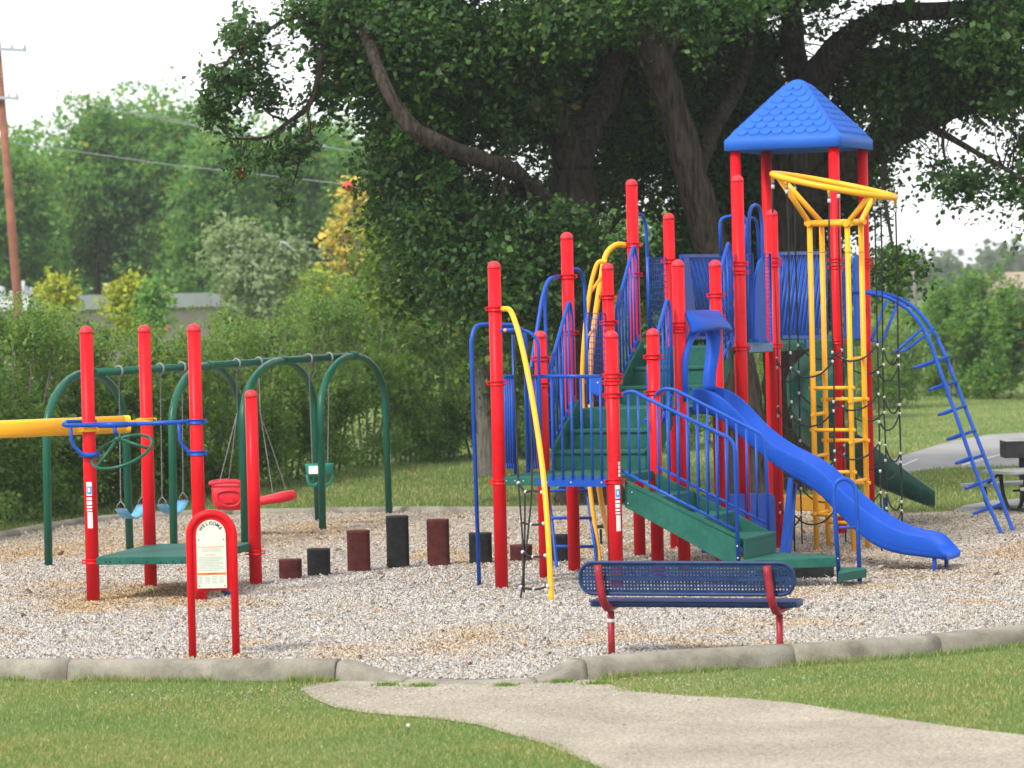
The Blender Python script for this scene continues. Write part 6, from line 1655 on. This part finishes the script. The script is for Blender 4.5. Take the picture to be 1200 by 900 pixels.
for i, ((x, yb, yt, rx_), lab) in enumerate(zip(shr, shl)):
    d = gy(x, yb) + .7; h = yb - yt
    blobs = [(x, yt + h * .50, d, rx_, h * .34, 1.0), (x - rx_ * .4, yt + h * .22, d + .3, rx_ * .55, h * .20, .8), (x + rx_ * .45, yt + h * .26, d + .2, rx_ * .5, h * .22, .8), (x, yt + h * .80, d - .2, rx_ * 1.05, h * .20, .8, 1.3), (x - rx_ * .5, yt + h * .62, d - .1, rx_ * .6, h * .25, .8), (x + rx_ * .5, yt + h * .64, d - .1, rx_ * .6, h * .25, .8)]
    lim = [([(x + k * rx_ * .12, yb + 1, d + abs(k) * .05), (x + k * rx_ * .25, yb - h * .35, d), (x + k * rx_ * .45, yt + h * .25, d)], [1.8, 1.3, .7]) for k in (-2, -1, 0, 1, 2)]
    vis = i < 12 or i in (20, 21)
    tree('wild_shrub', lab, 'shrub', lim, blobs, 430 if vis else 220, 34, .26, .056, .036, HEDGELEAF, GBARK, 500 + 7 * i, -.18, 26 if vis else 10, .007, 'wild shrubs along the back of the play area', seg=6, shell=.5, nscale=4.0, flat=.8)
# yellow green saplings in front of the building, silver willow and autumn trees
def simple_tree(name, lab, x, yb, yt, rx_, d, mat, ncl, per, L, Wl, seed, group=None, bark_=GBARK, cr=None, dens=-.35, trunkw=3.0, nb=4, rd=None, ntw=40, full=False):
    r = random.Random(seed); h = yb - yt; s = FPX / d; rd_ = rd or rx_ / s * .9
    blobs = [(x, yt + h * .40, d, rx_ * .82, h * .33, rd_)]
    if full: blobs += [(x - rx_ * .4, yt + h * .68, d, rx_ * .75, h * .22, rd_), (x + rx_ * .45, yt + h * .74, d, rx_ * .75, h * .22, rd_), (x, yt + h * .88, d, rx_ * .9, h * .12, rd_)]
    for k in range(nb):
        a = 2 * math.pi * k / nb + r.uniform(-.4, .4)
        blobs.append((x + math.cos(a) * rx_ * .55, yt + h * (.36 - .20 * math.sin(a)), d + r.uniform(-.4, .4) * rd_, rx_ * r.uniform(.38, .55), h * r.uniform(.16, .24), rd_ * .6))
    base = at(x, yb, d); ybase = project((base.x, d, -0.1))[1]
    lim = [([(x + 4, ybase, d), (x + 2, yb - h * .25, d), (x, yt + h * .4, d), (x - 3, yt + h * .32, d)], [trunkw, trunkw * .8, trunkw * .55, trunkw * .25]), ([(x + 1, yt + h * .6, d), (x - rx_ * .4, yt + h * .35, d)], [trunkw * .5, trunkw * .2]), ([(x + 1, yt + h * .55, d), (x + rx_ * .4, yt + h * .32, d)], [trunkw * .5, trunkw * .2])]
    return tree(name, lab, 'tree', lim, blobs, ncl, per, cr or L * 3.4, L, Wl, mat, bark_, seed, dens, ntw, .03, group, seg=7, shell=.5, nscale=60.0 / d, maxd=6)
simple_tree('sapling', 'bright yellow green sapling poking above the hedge before the tan building', 152, 420, 318, 26, 80, YGLEAF, 120, 22, .12, .08, 901)
simple_tree('sapling', 'yellow green sapling beside the roof vent of the tan building', 65, 400, 318, 18, 82, YGLEAF, 80, 22, .12, .08, 902)
simple_tree('sapling', 'thin green sapling before the right part of the tan building', 178, 420, 322, 14, 79, FARLEAF, 60, 20, .12, .08, 903)
simple_tree('pale_willow_tree', 'silvery green willow with pale trunk at the right end of the tan building', 305, 430, 215, 62, 90, SILVLEAF, 380, 26, .15, .085, 904, bark_=PALEBARK, trunkw=2.6)
simple_tree('autumn_tree', 'golden yellow autumn tree beside the oak crown', 416, 400, 198, 38, 98, YELLEAF, 300, 24, .16, .11, 905)
simple_tree('autumn_tree', 'yellow green autumn tree between the willow and the golden tree', 350, 400, 248, 36, 96, YGLEAF, 240, 24, .16, .11, 906)
far = [(-45, 148, 62, 116), (8, 150, 62, 118), (62, 134, 60, 122), (112, 110, 60, 126), (162, 94, 56, 128), (212, 100, 58, 126), (262, 140, 58, 122), (318, 150, 60, 124), (372, 130, 56, 126), (425, 150, 56, 124), (480, 230, 48, 112), (540, 240, 52, 114), (610, 235, 55, 112), (690, 225, 52, 115), (765, 235, 52, 112), (840, 250, 55, 114), (915, 280, 50, 112), (985, 300, 45, 110), (-105, 150, 62, 118), (-165, 140, 62, 120), (-225, 150, 62, 118), (30, 165, 62, 146), (90, 150, 62, 150), (140, 130, 62, 152), (240, 140, 62, 150), (295, 165, 62, 148), (350, 165, 62, 150), (405, 165, 62, 148), (455, 190, 60, 146)]
fl_ = ['far green tree at the left end of the tree line behind the utility pole', 'far green tree directly right of the utility pole', 'far tree rising above the roof vent of the building', 'far tall tree above the middle of the building', 'tallest far tree with yellowing top above the building', 'far tall tree above the right end of the building', 'far green tree behind the hanging oak branch', 'far green tree behind the silver willow', 'far tall tree between the hanging branch and the oak crown', 'far green tree behind the golden autumn tree', 'far tree glimpsed below the long oak limb', 'far tree glimpsed behind the left part of the oak crown', 'far tree glimpsed left of the oak trunk',
       'far tree glimpsed between the two oak trunks', 'far tree glimpsed right of the leaning trunk base', 'far tree glimpsed behind the bridge', 'far tree glimpsed behind the tower posts', 'far tree glimpsed right of the tower', 'far green tree just beyond the utility pole side of the tree line', 'far tall tree further out beyond the utility pole', 'outermost far tree beyond the utility pole', 'hazy tree in the second far row right of the utility pole', 'hazy tree in the second far row above the left of the building', 'hazy tree in the second far row above the middle of the building', 'hazy tree in the second far row above the right end of the building', 'hazy tree in the second far row behind the willow', 'hazy tree in the second far row above the yellow green autumn tree', 'hazy tree in the second far row above the golden tree', 'hazy tree in the second far row meeting the oak crown']
for i, ((x, yt, rx_, d), lab) in enumerate(zip(far, fl_)):
    simple_tree('far_tree', lab, x, 425, yt, rx_, d, FARLEAF, 640 if (i < 10 or i > 20) else 300, 40, .17, .12, 1000 + 13 * i, 'far trees beyond the building', bark_=BARK, cr=.8, dens=-.75, trunkw=4.0, nb=6, full=True)
# shrubs at the field edge on the right
for i, (x, yb, yt, rx_, d, lab) in enumerate([(1085, 462, 352, 34, 84, 'low dark bush at the field edge behind the blue loop climber'), (1118, 464, 322, 38, 82, 'tall pale bush at the field edge beside the loop climber'), (1160, 467, 302, 44, 80.5, 'largest bright green bush at the field edge above the picnic table'), (1206, 471, 308, 44, 79, 'bushy green shrub at the far right of the field edge'), (1262, 476, 300, 50, 78, 'tall shrub beyond the right end of the field edge')]):
    h = yb - yt
    blobs = [(x, yt + h * .52, d, rx_, h * .36, 1.2), (x - rx_ * .4, yt + h * .26, d + .2, rx_ * .5, h * .22, .9), (x + rx_ * .4, yt + h * .22, d, rx_ * .5, h * .22, .9), (x, yt + h * .80, d - .2, rx_ * .95, h * .19, .9)]
    lim = [([(x + k * 4, yb + 1, d), (x + k * 7, yb - h * .4, d), (x + k * 12, yt + h * .2, d)], [1.6, 1.2, .6]) for k in (-1, 0, 1)]
    tree('field_bush', lab, 'bush', lim, blobs, 420, 26, .30, .105, .06, RSHRUB, GBARK, 2000 + 11 * i, -.3, 20, .012, 'bushes at the field edge', seg=6, shell=.5, nscale=2.6, flat=.8)
# far wooded ridge closing the horizon
hx = np.linspace(-150, 150, 60); HV = []; HF = []
ridge = [at(-100 + 1500 * i / 59, 345, 420) for i in range(60)]
mb = MB(); vs_ = []
for i, p in enumerate(ridge):
    px = -100 + 1500 * i / 59; yt = np.interp(px, (-100, 900, 1050, 1100, 1160, 1210, 1400), (335, 335, 312, 306, 304, 312, 318))
    z = at(px, yt + 8, 420).z
    for (dy, k) in ((-70, 0), (-45, .45), (-20, .85), (0, 1), (40, .9), (120, 0)): vs_.append((p.x, 420 + dy, max(z, .5) * k - .2))
mb.add(vs_, [(i * 6 + j, (i + 1) * 6 + j, (i + 1) * 6 + j + 1, i * 6 + j + 1) for i in range(59) for j in range(5)], True)
structure('hills', mb, GRASSG)
hb_ = []
for i in range(90):
    px = R.uniform(-100, 1400); yt = np.interp(px, (-100, 900, 1050, 1100, 1160, 1210, 1400), (335, 335, 308, 300, 294, 306, 312)); dd = R.uniform(350, 425)
    hb_.append((px, yt + R.uniform(4, 40), dd, R.uniform(14, 26), R.uniform(9, 14), 4))
P = cluster_points(hb_, 2600, 77, -.8, .6, .3); V, F = leaves(P, 12, 2.2, .9, .7, 78)
o = np_mesh('distant_wood', V, F, HILLM, kind='stuff'); tag(o, 'distant hazy wood covering the low ridge on the horizon', 'wood')

# ------------------------------------------------------------------ haze
hz = MB(); hz.box((0, 1480, 9.0), (960, 0, 0), (0, 1560, 0), (0, 0, 10.5))
hm_, nt_, out_ = new_mat('haze_air')
pv = N(nt_, 'ShaderNodeVolumePrincipled'); pv.inputs['Color'].default_value = (0.93, 0.96, 1.0, 1); pv.inputs['Density'].default_value = 0.00047; pv.inputs['Anisotropy'].default_value = 0.2
nt_.links.new(pv.outputs[0], out_.inputs['Volume'])
ho_ = hz.build('haze', hm_, kind='stuff'); tag(ho_, 'thin pale haze in the air fading the far trees', 'haze')
